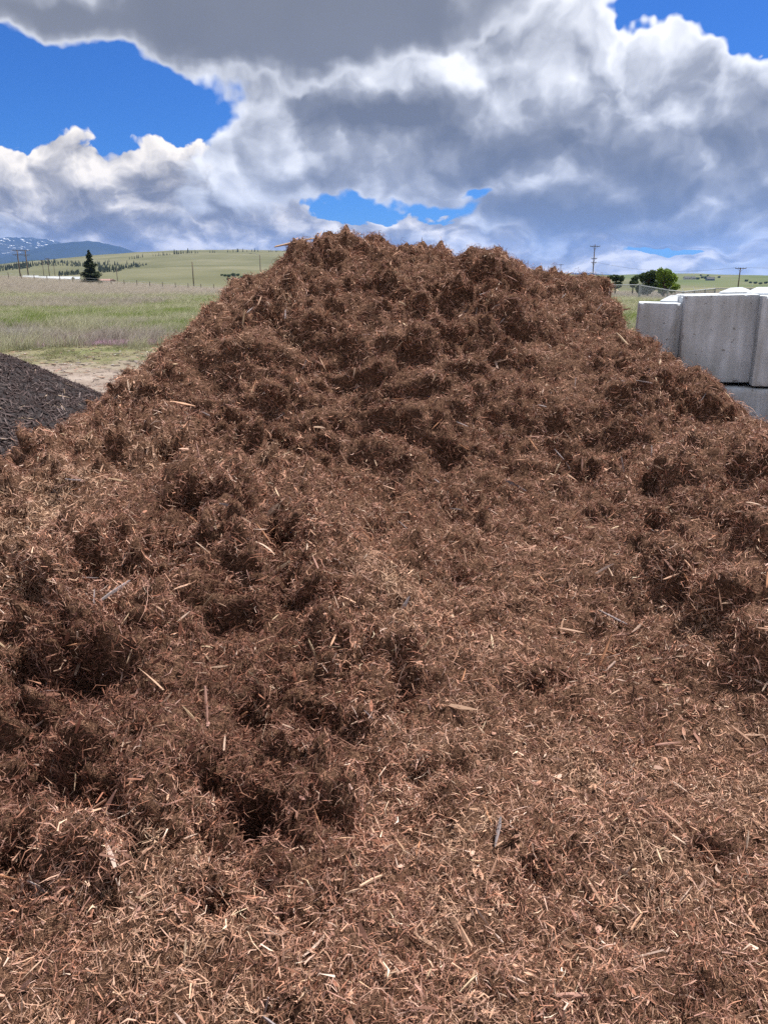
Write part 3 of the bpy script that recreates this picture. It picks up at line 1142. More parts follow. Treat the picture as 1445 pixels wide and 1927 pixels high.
def house(name, loc, w, dp, hw, hr, rz, mw, mr, nwin, label, cat='building', over=0.4):
    root = empty(name, loc, (0, 0, rz))
    m = MB()
    m.v = [(-w / 2, -dp / 2, -1.5), (w / 2, -dp / 2, -1.5), (w / 2, dp / 2, -1.5), (-w / 2, dp / 2, -1.5), (-w / 2, -dp / 2, hw), (w / 2, -dp / 2, hw), (w / 2, dp / 2, hw), (-w / 2, dp / 2, hw),
           (-w / 2, 0, hw + hr), (w / 2, 0, hw + hr)]
    m.f = [(0, 1, 5, 4), (2, 3, 7, 6), (1, 2, 6, 9, 5), (3, 0, 4, 8, 7)]
    m.build('wall', mw, root)
    e = over
    k = hr / (dp / 2)
    rf = MB()
    for s in (-1, 1):
        a = [(-w / 2 - e, s * (dp / 2 + e), hw - k * e + 0.06), (w / 2 + e, s * (dp / 2 + e), hw - k * e + 0.06), (w / 2 + e, 0, hw + hr + 0.06), (-w / 2 - e, 0, hw + hr + 0.06)]
        b_ = [(x, y, z + 0.16) for x, y, z in a]
        i = len(rf.v)
        rf.v += a + b_
        rf.f += [(i, i + 1, i + 2, i + 3), (i + 4, i + 5, i + 6, i + 7), (i, i + 1, i + 5, i + 4), (i + 1, i + 2, i + 6, i + 5), (i + 3, i, i + 4, i + 7)]
    rf.build('roof', mr, root)
    for j in range(nwin):
        x = -w / 2 + w * (j + 0.5) / nwin
        wd = min(1.4, w / nwin * 0.5)
        MB().box((x, -dp / 2 - 0.03, hw * 0.55), (wd, 0.08, hw * 0.38)).build('window', M_pane, root)
    tag(root, label, cat)
    return root


def at_px(px, py, d):
    return ray_pt(px, py, d)


house('long_shed', at_px(100, 530, 170), 7.6, 5.0, 0.35, 0.5, R(9), M_white, M_white, 0, 'long low shed with a pale metal roof behind the field crest')
house('long_shed', at_px(60, 528, 172), 2.4, 3.0, 0.35, 0.45, R(9), M_white, M_white, 0, 'short bright white roof at the left end of the long shed')
house('farmhouse', at_px(142, 531, 380), 4.2, 6, 1.4, 0.9, R(15), M_wallwhite, M_white, 2, 'small white farmhouse just left of the spruce')
house('barn', at_px(196, 532, 400), 9.0, 7, 0.9, 0.7, R(-6), M_wallred, M_wallred, 3, 'long faded red barn just right of the spruce')
p = on_hill(441, 0, 0, py=530)
house('cottage', p if p else at_px(441, 531, 500), 2.6, 2.4, 1.2, 0.6, R(20), M_wallwhite, M_white, 2, 'tiny white cottage among the shrubs under the hill')
for (px, py, w, mw, lb) in ((1291, 526, 7, M_wallwhite, 'white far house, leftmost on the green hill'), (1303, 526, 5, M_wallwhite, 'small white far house next to the leftmost one'),
                            (1335, 528, 10, M_wallblue, 'long blue-grey far house on the green hill')):
    p = on_hill(px, 0, 0, py=py)
    if p is not None:
        house('far_house', p, w, 5, 2.2, 1.6, R(8), mw, M_roofdark, 3, lb)

# ------------------------------------------------------------------ wire fence along the field crest
M_post = plain('grey_fence_post', (0.22, 0.19, 0.16), 0.95, 0.3, 5.0)
root = empty('wire_fence', (-45, 116, 0))
prev = None
fp = []
for k in range(19):
    px = -30 + k * 24
    d = 117
    x = ray(px, 530)[0] * d
    z = float(ground_z(x, d))
    fp.append((x + 45, d - 116, z))
    MB().tube([(x + 45, d - 116, z - 0.3), (x + 45, d - 116, z + 1.15 + 0.08 * rr_.uniform(-1, 1))], 0.055, 6).build('post', M_post, root)
for h in (0.4, 0.75, 1.05):
    MB().tube([(a, b_, c + h) for a, b_, c in fp], 0.010, 4).build('wire', M_wire, root)
tag(root, 'wooden post and wire fence along the far edge of the grass field', 'fence')


# ------------------------------------------------------------------ the mulch mound
def pz(px, py, z):
    r = ray(px, py)
    d = (z - CAM_Z) / r[2]
    return (r[0] * d, d, z)


def pd(px, py, d):
    return ray_pt(px, py, d)


CTRL = [pz(*q) for q in (
    (0, 1900, .27), (400, 1900, .22), (722, 1900, .13), (1100, 1900, .08), (1445, 1900, .08),
    (0, 1600, .34), (350, 1600, .30), (722, 1600, .15), (1100, 1600, .10), (1445, 1600, .13),
    (0, 1350, .45), (250, 1350, .45), (480, 1350, .34), (800, 1350, .19), (1100, 1300, .17), (1445, 1300, .25),
    (0, 1150, .52), (250, 1150, .60), (420, 1150, .48), (600, 1150, .46), (850, 1130, .28), (1100, 1130, .26), (1300, 1130, .37), (1445, 1130, .50),
    (0, 1000, .58), (200, 1000, .70), (350, 980, .66), (500, 980, .68), (650, 960, .54), (900, 980, .38), (1100, 980, .42), (1250, 950, .60), (1445, 950, .73),
    (0, 885, .60), (100, 820, .74), (180, 752, .87), (230, 702, 1.02),
    (200, 880, .74), (320, 835, .80), (450, 870, .66), (722, 880, .52), (850, 890, .52), (1100, 880, .52), (1300, 850, .77), (1430, 800, .79))]
CTRL += [pd(*q) for q in (
    (722, 700, 5.05), (722, 600, 5.42), (722, 520, 5.85), (620, 447, 6.3), (690, 450, 6.4), (760, 460, 6.45), (822, 471, 6.45),
    (500, 700, 5.0), (500, 600, 5.4), (530, 490, 6.15), (470, 533, 6.1), (415, 545, 6.1), (350, 625, 5.55), (300, 672, 5.35), (300, 760, 4.85), (420, 760, 4.85),
    (900, 700, 5.1), (900, 600, 5.5), (870, 520, 6.1), (880, 482, 7.3), (940, 477, 7.25), (985, 505, 7.1), (1040, 518, 7.1), (1100, 530, 7.0),
    (1100, 700, 5.2), (1100, 600, 5.95), (1145, 533, 6.7), (1165, 600, 6.15), (1200, 630, 6.0), (1280, 688, 5.7), (1300, 760, 5.0), (1395, 760, 5.2), (1350, 712, 5.5),
    (1100, 780, 4.9), (722, 800, 4.75), (560, 800, 4.75))]
CTRL += [(-.5, 7.3, 1.70), (.3, 7.6, 1.62), (1.0, 8.4, 1.5), (2.05, 7.3, 1.15), (-1.6, 7.2, 1.1), (-2.2, 6.8, .75), (-2.0, 8, .6), (-1, 9.2, .5), (.5, 9.8, .5), (1.8, 9.2, .5), (2.6, 7.4, .5),
         (-2.75, 5.6, .35), (-2.5, 4.8, .42), (-2.9, 4.4, .2), (-3.2, 6.5, .05), (-2.7, 3.2, .30), (-2.2, 2.2, .38), (-2.0, .6, .2), (0, 0, .1), (2, 0, .08), (2.6, 1.5, .15), (3.2, 2.8, .35),
         (2.55, 6.3, .90), (3.0, 6.2, .72), (3.7, 6.0, .55), (3.2, 5.2, .55), (3.2, 4.2, .45), (2.35, 6.35, 1.0),
         (-3.4, 3.4, -.08), (-3.5, 1.2, -.1), (-3.7, 5, -.1), (-4, 7, -.2), (0, 11.5, -.2), (-3, 9.5, -.2), (3, 11, -.2), (4.5, 9, -.2), (4.9, 5, .0), (4.8, 2, -.05), (4.5, -.5, -.1), (-4.4, -.5, -.2)]
CTRL = np.array(CTRL)


def tps_fit(c, lam=0.004):
    n = len(c)
    d = np.linalg.norm(c[:, None, :2] - c[None, :, :2], axis=2)
    K = np.where(d > 0, d * d * np.log(d + 1e-9), 0) + lam * np.eye(n)
    Pm = np.c_[np.ones(n), c[:, :2]]
    A = np.block([[K, Pm], [Pm.T, np.zeros((3, 3))]])
    return np.linalg.solve(A, np.r_[c[:, 2], 0, 0, 0])




def mound_z(x, y):
    x, y = np.asarray(x, float).ravel(), np.asarray(y, float).ravel()
    out = np.empty(len(x))
    for s in range(0, len(x), 20000):
        e = slice(s, s + 20000)
        d = np.hypot(x[e, None] - CTRL[None, :, 0], y[e, None] - CTRL[None, :, 1])
        K = np.where(d > 0, d * d * np.log(d + 1e-9), 0)
        out[e] = K @ TPSW[:-3] + TPSW[-3] + TPSW[-2] * x[e] + TPSW[-1] * y[e]
    return np.clip(out, -0.35, 2.2)


OUTLINE = [(-60, 915), (0, 880), (60, 845), (100, 822), (180, 752), (230, 702), (300, 655), (350, 610), (385, 570), (420, 533), (480, 525), (500, 500), (530, 482), (585, 462), (620, 446), (700, 451), (760, 462), (820, 470),
           (870, 480), (940, 475), (970, 486), (985, 503), (1040, 516), (1100, 524), (1146, 530), (1158, 565), (1200, 622), (1280, 683), (1340, 695), (1365, 722), (1400, 752), (1445, 803), (1500, 850)]


def project(P):
    x, y, z = P[:, 0], P[:, 1], P[:, 2] - CAM_Z
    f = y * math.cos(PITCH) - z * math.sin(PITCH)
    return 722.5 + FPX * x / f, 963.5 - FPX * (y * math.sin(PITCH) + z * math.cos(PITCH)) / f


TPSW = tps_fit(CTRL)
_ox, _oy = np.array(OUTLINE, float).T
_gx, _gy = np.meshgrid(np.arange(-4.2, 4.8, 0.06), np.arange(3.2, 9.0, 0.06))
for _it in range(5):
    _P = np.stack([_gx.ravel(), _gy.ravel(), mound_z(_gx, _gy)], 1)
    _px, _py = project(_P)
    new = []
    for c in range(-40, 1480, 34):
        s_ = (np.abs(_px - c) < 12) & (_P[:, 2] > 0.05)
        if not s_.any():
            continue
        i_ = np.argmin(np.where(s_, _py, 1e9))
        e_ = np.interp(c, _ox, _oy) + (5 if c < 1180 else 16) - _py[i_]
        if e_ > 3 or (e_ < -6 and not 1140 < c < 1170):
            q = _P[i_].copy()
            q[2] -= e_ / FPX * q[1] * 1.1
            dd = np.hypot(*(CTRL[:, :2] - q[:2]).T)
            if dd.min() < 0.07:
                CTRL[dd.argmin(), 2] -= e_ / FPX * q[1]
            else:
                new.append(q)
    if new:
        CTRL = np.concatenate([CTRL, np.array(new)])
    TPSW = tps_fit(CTRL)


def grid_normals(P):
    du = np.gradient(P, axis=1)
    dv = np.gradient(P, axis=0)
    n = np.cross(du, dv)
    return n / np.linalg.norm(n, axis=2)[..., None]


def clods(p, f):
    """rounded lumps with creases between them"""
    return 2.6 * np.abs(gnoise(p * f)) - 0.75


def build_mound():
    xs = np.arange(-4.3, 4.9, 0.0165)
    ys = [0.2]
    while ys[-1] < 10.8:
        ys.append(ys[-1] + min(0.012 + 0.0015 * ys[-1], 0.026) * (1 if ys[-1] < 8 else 2))
    ys = np.array(ys)
    X, Y = np.meshgrid(xs, ys)
    Z = mound_z(X, Y).reshape(X.shape)
    P = np.stack([X, Y, Z], -1)
    N = grid_normals(P)
    flat = P.reshape(-1, 3)
    q = flat.copy()
    q[:, 2] *= 1.5
    q += 0.10 * np.stack([fbm(flat * 1.7 + 5, 3), fbm(flat * 1.7 + 25, 3), fbm(flat * 1.7 + 45, 3)], 1)
    steep = sstep(1 - N[..., 2], 0.06, 0.30).ravel()
    left = sstep(-flat[:, 0], -0.3, 0.6) * (1 - sstep(flat[:, 1], 4.4, 5.0))       # trampled, cloddy spur
    q2 = q + 0.085 * np.stack([fbm(q * 5 + 5, 3), fbm(q * 5 + 25, 3), fbm(q * 5 + 45, 3)], 1)
    smooth_ = sstep(flat[:, 0], -0.2, 0.7) * (1 - sstep(flat[:, 1], 3.2, 4.4))       # raked apron at right
    amp = np.clip(0.95 + 1.5 * fbm(q * 1.25 + 80, 3), 0.25, 1.6) * (1 - 0.45 * smooth_) * (1 + 0.55 * left) * (1 - 0.48 * steep) * 1.22
    lump = 0.06 * fbm(q * 1.9, 2) + 0.028 * clods(q2 + 3, 2.4) + amp * (0.038 * clods(q2 + 9, 5.2) + 0.028 * clods(q2 + 21, 10.5) + 0.012 * gnoise(q * 24) + 0.055 * fbm(q * 8 + 13, 4, 0.6))
    # scraped ledges on the dug face
    led = q2.copy()
    led[:, 0] *= 0.45
    led[:, 2] *= 1.5
    lump += steep * 0.045 * clods(led + 50, 3.4)
    lump *= sstep(flat[:, 2], -0.25, 0.05)
    flat = flat + N.reshape(-1, 3) * lump[:, None]
    # dug and undercut hollows
    nx, ny = len(xs), len(ys)
    i = np.arange(nx * ny).reshape(ny, nx)
    f = np.stack([i[:-1, :-1], i[:-1, 1:], i[1:, 1:], i[1:, :-1]], -1).reshape(-1, 4)
    bv = BVHTree.FromPolygons(flat.tolist(), f.tolist())
    for (px, py, rpx, dep) in HOLES:
        r = ray(px, py)
        h = bv.ray_cast(Vector((0, 0, CAM_Z)), Vector(r).normalized())
        if h[0] is None:
            continue
        c = np.array(h[0])
        rad = rpx / FPX * h[3]
        w = np.linalg.norm((flat - c) * np.array([0.8, 0.9, 1.15]), axis=1)
        near = w < rad * 2
        wn = w[near] * (1 + 0.9 * fbm(flat[near] * (1.1 / rad) + px, 4, 0.6))
        k = np.clip(1 - (wn / rad) ** 2, 0, 1) ** 0.8
        dv = np.array(Vector(r).normalized()) * 0.75 + np.array([0, 0, -0.75])
        flat[near] += dv[None] * (k * dep * 0.8)[:, None]
    for (px, py, rpx, dep) in BUMPS:
        r = ray(px, py)
        h = bv.ray_cast(Vector((0, 0, CAM_Z)), Vector(r).normalized())
        if h[0] is None:
            continue
        c = np.array(h[0])
        rad = rpx / FPX * h[3]
        w = np.linalg.norm(flat - c, axis=1) / rad
        k = np.clip(1 - w ** 2, 0, 1) ** 0.7
        flat += (np.array([0, -0.55, 0.85])[None] * (k * dep)[:, None])
    f = f[(flat[f][:, :, 2] > -0.12).any(1)]
    return flat, f, (ny, nx)


HOLES = [  # pixel, radius in pixels, depth in metres
    (326, 862, 30, .13), (505, 836, 42, .10), (455, 838, 26, .07), (520, 1005, 48, .17), (365, 945, 52, .14), (305, 995, 36, .12), (330, 1030, 60, .08), (440, 1000, 40, .07), (520, 1050, 40, .08),
    (300, 1090, 26, .08), (430, 1170, 60, .10), (400, 1215, 55, .07), (480, 1540, 58, .20), (490, 1350, 50, .15), (590, 1352, 36, .13), (540, 1420, 60, .09), (395, 1470, 50, .12), (170, 1300, 50, .14),
    (90, 1470, 70, .10), (200, 1500, 50, .09), (30, 1620, 40, .10), (150, 1250, 50, .10), (60, 1290, 50, .08), (720, 540, 46, .14), (850, 575, 60, .12), (790, 660, 45, .10), (900, 640, 50, .10), (620, 690, 70, .08),
    (830, 862, 34, .10), (700, 800, 50, .06), (980, 700, 55, .10), (1010, 640, 45, .08), (1240, 915, 30, .10), (1310, 940, 50, .06), (1290, 1125, 45, .07), (1340, 1150, 40, .05), (1090, 905, 40, .06), (1140, 830, 40, .07),
    (1050, 1280, 30, .07), (1230, 985, 30, .08), (1335, 1605, 26, .06), (1000, 1640, 30, .08), (770, 1290, 40, .08), (560, 1130, 50, .07), (400, 1690, 36, .10), (560, 1740, 40, .06), (820, 1530, 30, .07),
    (1330, 790, 40, .08), (1400, 900, 50, .08), (1370, 985, 50, .07), (560, 640, 60, .06), (1180, 690, 40, .07), (940, 545, 60, .08), (930, 495, 30, .06), (1010, 1290, 26, .08), (1350, 1030, 40, .07)]

BUMPS = [(930, 505, 70, .13), (640, 470, 70, .07), (745, 482, 50, .06), (815, 488, 30, .05), (1120, 552, 60, .08), (450, 545, 50, .06), (560, 490, 60, .05), (390, 600, 60, .05), (1310, 735, 60, .09), (1340, 710, 40, .05),
         (600, 610, 60, .06), (880, 545, 70, .07), (990, 590, 70, .06), (280, 820, 90, .08), (340, 900, 60, .07), (440, 920, 60, .06), (620, 1010, 90, .07), (290, 1140, 70, .08), (380, 1130, 50, .05), (350, 1370, 90, .09), (340, 1500, 90, .08),
         (660, 1470, 70, .06), (160, 1580, 90, .07), (1330, 1100, 70, .07), (1300, 860, 90, .06), (330, 1680, 100, .06), (720, 900, 90, .05), (1200, 760, 70, .06), (100, 1700, 80, .06)]

MV, MF, MSHAPE = build_mound()
MBV = BVHTree.FromPolygons(MV.tolist(), MF.tolist())


def mound_material():
    """matted fine shreds: short strokes of several directions over dark crumb"""
    m, T, b = material('damp_mulch', 0.95, 0.12)
    c = coords(T)
    wv = T.v('MULTIPLY', T.v('SUBTRACT', T.noise(c, 6.0, 2, 0.5, out=1), (0.5, 0.5, 0.5)), (0.22, 0.22, 0.22))
    cw = T.v('ADD', c, wv)
    lay = None
    for k, (rot, sc) in enumerate((((0.3, 0.2, 0.5), (34, 330, 330)), ((1.1, -0.4, 2.1), (300, 40, 300)), ((-0.5, 0.9, 1.3), (320, 300, 38)))):
        mp = T.n.new('ShaderNodeMapping')
        mp.inputs['Rotation'].default_value = rot
        mp.inputs['Scale'].default_value = sc
        T.put(mp.inputs['Vector'], cw)
        f = T.noise(mp.outputs[0], 1.0, 2, 0.5)
        lay = f if lay is None else T.m('MAXIMUM', lay, f)
    crumb = T.noise(c, 60.0, 4, 0.65)
    h = T.m('MULTIPLY_ADD', crumb, 0.45, T.m('MULTIPLY', lay, 0.75))
    col = T.ramp(h, [(0.52, (0.035, 0.016, 0.011)), (0.64, (0.115, 0.059, 0.038)), (0.74, (0.27, 0.15, 0.097)), (0.86, (0.45, 0.285, 0.19))])
    T.put(b.inputs['Base Color'], col)
    bump(T, b, h, 1.0, 0.03)
    return m


def fibre_material(name, stops, damp, dry, rough=0.8, baked=False):
    m, T, b = material(name, rough, 0.22)
    if baked:
        f = T.node('ShaderNodeAttribute', 2, {'attribute_name': 'rnd'})
        t = T.node('ShaderNodeAttribute', 2, {'attribute_name': 'tone'})
    else:
        f = island_rand(T)
        t = inst_attr(T, 'tone')
    f = T.m('ADD', f, T.m('MULTIPLY', T.m('SUBTRACT', object_rand(T), 0.5), 0.16))
    col = T.ramp(f, stops)
    hv = T.m('FRACT', T.m('MULTIPLY', f, 37.7))
    col = T.mix(1.0, col, T.ramp(hv, [(0.0, (1.10, 0.92, 0.88)), (0.4, (1.0, 1.0, 1.05)), (0.75, (0.95, 0.98, 1.2)), (1.0, (1.0, 1.05, 0.98))]), 'MULTIPLY')
    col = T.mix(T.smooth(t, 0.0, -1.0, 0.0, 1.0), col, T.mix(1.0, col, damp, 'MULTIPLY'))
    col = T.mix(T.smooth(t, 0.0, 1.0, 0.0, 0.6), col, dry)
    T.put(b.inputs['Base Color'], col)
    return m


M_mound = mound_material()
TUFT_STOPS = [(0.0, (0.136, 0.063, 0.041)), (0.35, (0.282, 0.142, 0.093)), (0.65, (0.417, 0.230, 0.154)), (0.93, (0.521, 0.317, 0.216)), (0.99, (0.608, 0.416, 0.289)), (1.0, (0.781, 0.609, 0.435))]
M_fibre = fibre_material('shredded_bark_fibre', TUFT_STOPS,
                         (0.499, 0.427, 0.425), (0.586, 0.406, 0.282), baked=True)
M_sliver = fibre_material('pale_wood_sliver', [(0.0, (0.178, 0.097, 0.063)), (0.35, (0.315, 0.192, 0.126)), (0.6, (0.461, 0.323, 0.224)), (1.0, (0.693, 0.566, 0.409))], (0.577, 0.543, 0.542), (0.525, 0.408, 0.288))


def fibre_proto(n, rad, l, w, seed, zs=0.02, pitch=0.4, curl=1.2, mat=None, taper=(0.7, 1.0, 0.9, 0.25)):
    r = np.random.default_rng(seed)
    a = r.uniform(0, 2 * np.pi, n)
    q = rad * np.sqrt(r.uniform(0, 1, n))
    L = np.exp(r.uniform(np.log(l[0]), np.log(l[1]), n))
    wd = r.uniform(w[0], w[1], n) * (0.7 + 0.6 * r.uniform(size=n))
    hd = r.uniform(0, 2 * np.pi, n)
    pt = r.normal(size=n) * pitch
    cu = r.normal(size=n) * curl
    cp = r.normal(size=n) * curl * 0.5
    p = np.stack([q * np.cos(a), q * np.sin(a), r.uniform(-zs * 0.4, zs, n)], 1)
    V = []
    k = len(taper)
    roll = r.normal(size=(n, 3)) * 0.8 + np.array([0, 0, 1.0])
    p = p - 0.5 * L[:, None] * np.stack([np.cos(hd), np.sin(hd), np.sin(pt) * 0.7], 1)
    for s in range(k):
        h2, p2 = hd + cu * (s / (k - 1) - 0.5), pt + cp * (s / (k - 1) - 0.5)
        t = np.stack([np.cos(h2) * np.cos(p2), np.sin(h2) * np.cos(p2), np.sin(p2)], 1)
        side = np.cross(t, roll)
        side /= np.linalg.norm(side, axis=1)[:, None] + 1e-9
        hw = (wd * taper[s] * 0.5)[:, None]
        V.append(p - side * hw)
        V.append(p + side * hw)
        p = p + t * (L / (k - 1))[:, None]
    V = np.stack(V, 1)                                     # n, 2k, 3
    base = (np.arange(n) * 2 * k)[:, None]
    F = [base + np.array([[2 * s, 2 * s + 1, 2 * s + 3, 2 * s + 2]]) for s in range(k - 1)]
    F = np.concatenate(F, 1).reshape(-1, 4)
    return mesh_np('fibres', V.reshape(-1, 3), F, mat, False)


def splinter(l, w, t, seed, mat, stations=4, bend=0.08):
    """split wood chip: flat, tapered, slightly bent, with torn ends"""
    r = np.random.default_rng(seed)
    V, F = [], []
    off = np.zeros(2)
    for s in range(stations):
        u = s / (stations - 1)
        ends = (0.55 + 0.45 * math.sin(math.pi * min(max(u * 1.15, 0.12), 0.95))) * r.uniform(0.8, 1.15)
        if s == stations - 1:
            ends *= r.uniform(0.15, 0.7)
        if s == 0:
            ends *= r.uniform(0.35, 0.95)
        off = off + r.normal(size=2) * bend * np.array([w, t * 2])
        hw, ht = w * ends / 2, t * (0.6 + 0.4 * ends) / 2
        x = (u - 0.5) * l
        sk = r.normal(size=4) * l * (0.05 if s in (0, stations - 1) else 0.01)
        V += [(x + sk[0], off[0] - hw, off[1] - ht), (x + sk[1], off[0] + hw, off[1] - ht), (x + sk[2], off[0] + hw * r.uniform(0.6, 1), off[1] + ht), (x + sk[3], off[0] - hw * r.uniform(0.6, 1), off[1] + ht)]
    for s in range(stations - 1):
        for j in range(4):
            a, b_ = 4 * s + j, 4 * s + (j + 1) % 4
            F.append((a, b_, b_ + 4, a + 4))
    F.append((3, 2, 1, 0))
    e = 4 * (stations - 1)
    F.append((e, e + 1, e + 2, e + 3))
    return mesh_py('wood_chip', V, F, mat)


pile = empty('mulch_pile', (0, 5.2, 0))
tag(pile, 'huge reddish-brown shredded bark mulch pile filling the foreground', 'mulch pile')


def under(o, root):
    o.parent = root
    o.matrix_parent_inverse = Matrix.Translation(-root.location)
    return o


under(link('mound', mesh_np('mound', MV, MF, M_mound)), pile)

# sample the surface
tri = np.concatenate([MF[:, [0, 1, 2]], MF[:, [0, 2, 3]]])
A, B, C_ = MV[tri[:, 0]], MV[tri[:, 1]], MV[tri[:, 2]]
cr = np.cross(B - A, C_ - A)
area = np.linalg.norm(cr, axis=1) / 2
fn = cr / (2 * area[:, None] + 1e-12)
cen = (A + B + C_) / 3
keep = cen[:, 2] > ground_z(cen[:, 0], cen[:, 1]) - 0.03


def sample(n, r, weight=None):
    w = area * keep
    if weight is not None:
        w = w * weight
    w = np.cumsum(w)
    k = np.searchsorted(w, r.uniform(0, w[-1], n))
    k = np.clip(k, 0, len(tri) - 1)
    u, v = r.uniform(size=n), r.uniform(size=n)
    s = u + v > 1
    u[s], v[s] = 1 - u[s], 1 - v[s]
    p = A[k] + (B[k] - A[k]) * u[:, None] + (C_[k] - A[k]) * v[:, None]
    return p, fn[k]


DAMP_SPOTS = [(440, 1190, 150, -1.2), (330, 985, 120, -1.0), (520, 1010, 70, -1.0), (500, 1370, 120, -1.2), (560, 1480, 130, -1.0), (60, 1420, 170, -.9), (200, 1340, 130, -1.0), (100, 1230, 130, -.7), (480, 1540, 90, -.8), (130, 1510, 110, -.8), (770, 1290, 60, -.7), (1335, 1605, 30, -1),
              (760, 650, 330, -.15), (1300, 1000, 170, -.1), (720, 800, 200, -.25), (930, 500, 60, -.4), (1050, 1280, 60, -.7),
              (150, 880, 170, .45), (60, 1000, 140, .4), (420, 930, 90, .35), (640, 940, 120, .3), (1130, 1650, 300, .1), (350, 1500, 90, .35), (300, 1130, 90, .4), (600, 1180, 90, .25), (560, 560, 150, .15), (1150, 590, 100, .25),
              (330, 1820, 200, .05), (960, 1400, 200, .15), (640, 1050, 120, .3)]
SPOT = []
for (px, py, rp, am) in DAMP_SPOTS:
    h = MBV.ray_cast(Vector((0, 0, CAM_Z)), Vector(ray(px, py)).normalized())
    if h[0] is not None:
        SPOT.append((np.array(h[0]), rp / FPX * h[3] * 1.2, am))


def tone_at(p, r):
    """dry on the weathered skin, damp where it was freshly dug"""
    t = 0.55 * fbm(p * 1.1 + 11, 3) + 0.85 * fbm(p * 4.2 + 31, 3) + 0.45 * fbm(p * 11 + 51, 2) + 0.12 * r.normal(size=len(p)) + 0.02
    for c, rad, am in SPOT:
        t = t + am * np.exp(-((p - c) ** 2).sum(1) / rad ** 2)
    return np.clip(t, -1, 1)


def surface_fibres(n, r, l, w, st, pitch, curl, lift, weight, comb):
    """bark fibres laid on the mound, partly combed in the same direction"""
    p, nr = sample(n, r, weight)
    nr = nr + 0.22 * r.normal(size=nr.shape)
    nr /= np.linalg.norm(nr, axis=1)[:, None]
    t0 = np.cross(nr, np.array([0.0, 0.0, 1.0]) + 0.05)
    t0 /= np.linalg.norm(t0, axis=1)[:, None]
    b0 = np.cross(nr, t0)
    hd = 5.0 * fbm(p * 3.0 + 70, 2) + comb * r.normal(size=n)
    pt = pitch * r.normal(size=n)
    cu, cp = curl * r.normal(size=n), 0.6 * curl * r.normal(size=n)
    L = np.exp(r.uniform(np.log(l[0]), np.log(l[1]), n))
    wd = r.uniform(w[0], w[1], n)
    roll = 0.8 * r.normal(size=(n, 3)) + nr
    c = p + nr * (lift * r.uniform(0.0, 1.0, n) ** 2)[:, None]
    c = c - 0.5 * L[:, None] * (t0 * np.cos(hd)[:, None] + b0 * np.sin(hd)[:, None] + nr * (0.4 * np.sin(pt))[:, None])
    V = []
    taper = np.interp(np.linspace(0, 1, st), (0, 0.35, 0.7, 1), (0.55, 1.0, 0.95, 0.2)) if st > 2 else np.array([1.0, 0.55])
    for s in range(st):
        u = s / (st - 1) - 0.5
        h2, p2 = hd + cu * u, pt + cp * u
        t = t0 * (np.cos(h2) * np.cos(p2))[:, None] + b0 * (np.sin(h2) * np.cos(p2))[:, None] + nr * np.sin(p2)[:, None]
        side = np.cross(t, roll)
        side /= np.linalg.norm(side, axis=1)[:, None] + 1e-9
        hw = (wd * taper[s] / 2)[:, None]
        V += [c - side * hw, c + side * hw]
        c = c + t * (L / (st - 1))[:, None]
    V = np.stack(V, 1)
    base = (np.arange(n) * 2 * st)[:, None]
    F = np.concatenate([base + np.array([[2 * s, 2 * s + 1, 2 * s + 3, 2 * s + 2]]) for s in range(st - 1)], 1).reshape(-1, 4)
    rnd = np.clip(r.uniform(size=n) + 0.20 * fbm(p * 14 + 5, 2), 0, 1)
    return V.reshape(-1, 3), F, np.repeat(rnd, 2 * st), np.repeat(tone_at(p, r), 2 * st)


def fibre_mesh(name, sets, mat):
    off, VV, FF, RR, TT = 0, [], [], [], []
    for V, F, q, t in sets:
        VV.append(V)
        FF.append(F + off)
        RR.append(q)
        TT.append(t)
        off += len(V)
    me = mesh_np(name, np.concatenate(VV), np.concatenate(FF), mat, False)
    for nm, arr in (('rnd', RR), ('tone', TT)):
        at = me.attributes.new(nm, 'FLOAT', 'POINT')
        at.data.foreach_set('value', np.concatenate(arr).astype(np.float32))
    o = link(name, me)
    o['kind'] = 'stuff'
    return o


r = np.random.default_rng(41)
dist_ = np.linalg.norm(cen - np.array([0, 0.3, 1.2]), axis=1)
near_w = np.clip(3.2 / dist_, 0.45, 1.6)
front_w = np.where(cen[:, 1] > 7.4, 0.35, 1.0)
near2 = np.clip(2.6 / dist_, 0.25, 2.0) ** 1.7
far2 = np.clip(dist_ / 4.5, 0.10, 1.2) ** 2
o = fibre_mesh('bark_fibres', [
    surface_fibres(290000, r, (0.008, 0.030), (0.0007, 0.0018), 2, 0.34, 0.0, 0.024, near2 * front_w, 1.2),
    surface_fibres(120000, r, (0.018, 0.055), (0.0010, 0.0024), 3, 0.30, 1.6, 0.026, near_w ** 1.2 * front_w, 1.1),
    surface_fibres(120000, r, (0.012, 0.040), (0.0016, 0.0038), 2, 0.28, 0.0, 0.020, near_w * front_w, 1.1),
    surface_fibres(34000, r, (0.045, 0.120), (0.0009, 0.0024), 4, 0.36, 2.2, 0.030, near_w * front_w, 1.3),
    surface_fibres(80000, r, (0.030, 0.085), (0.0026, 0.0056), 3, 0.28, 1.2, 0.032, far2 * front_w, 1.0),
    surface_fibres(7000, r, (0.018, 0.050), (0.0080, 0.0160), 3, 0.25, 0.3, 0.020, near_w * front_w, 1.5),
    surface_fibres(32000, r, (0.010, 0.030), (0.0036, 0.0080), 2, 0.25, 0.0, 0.014, near_w * front_w, 1.5)], M_fibre)
under(o, pile)

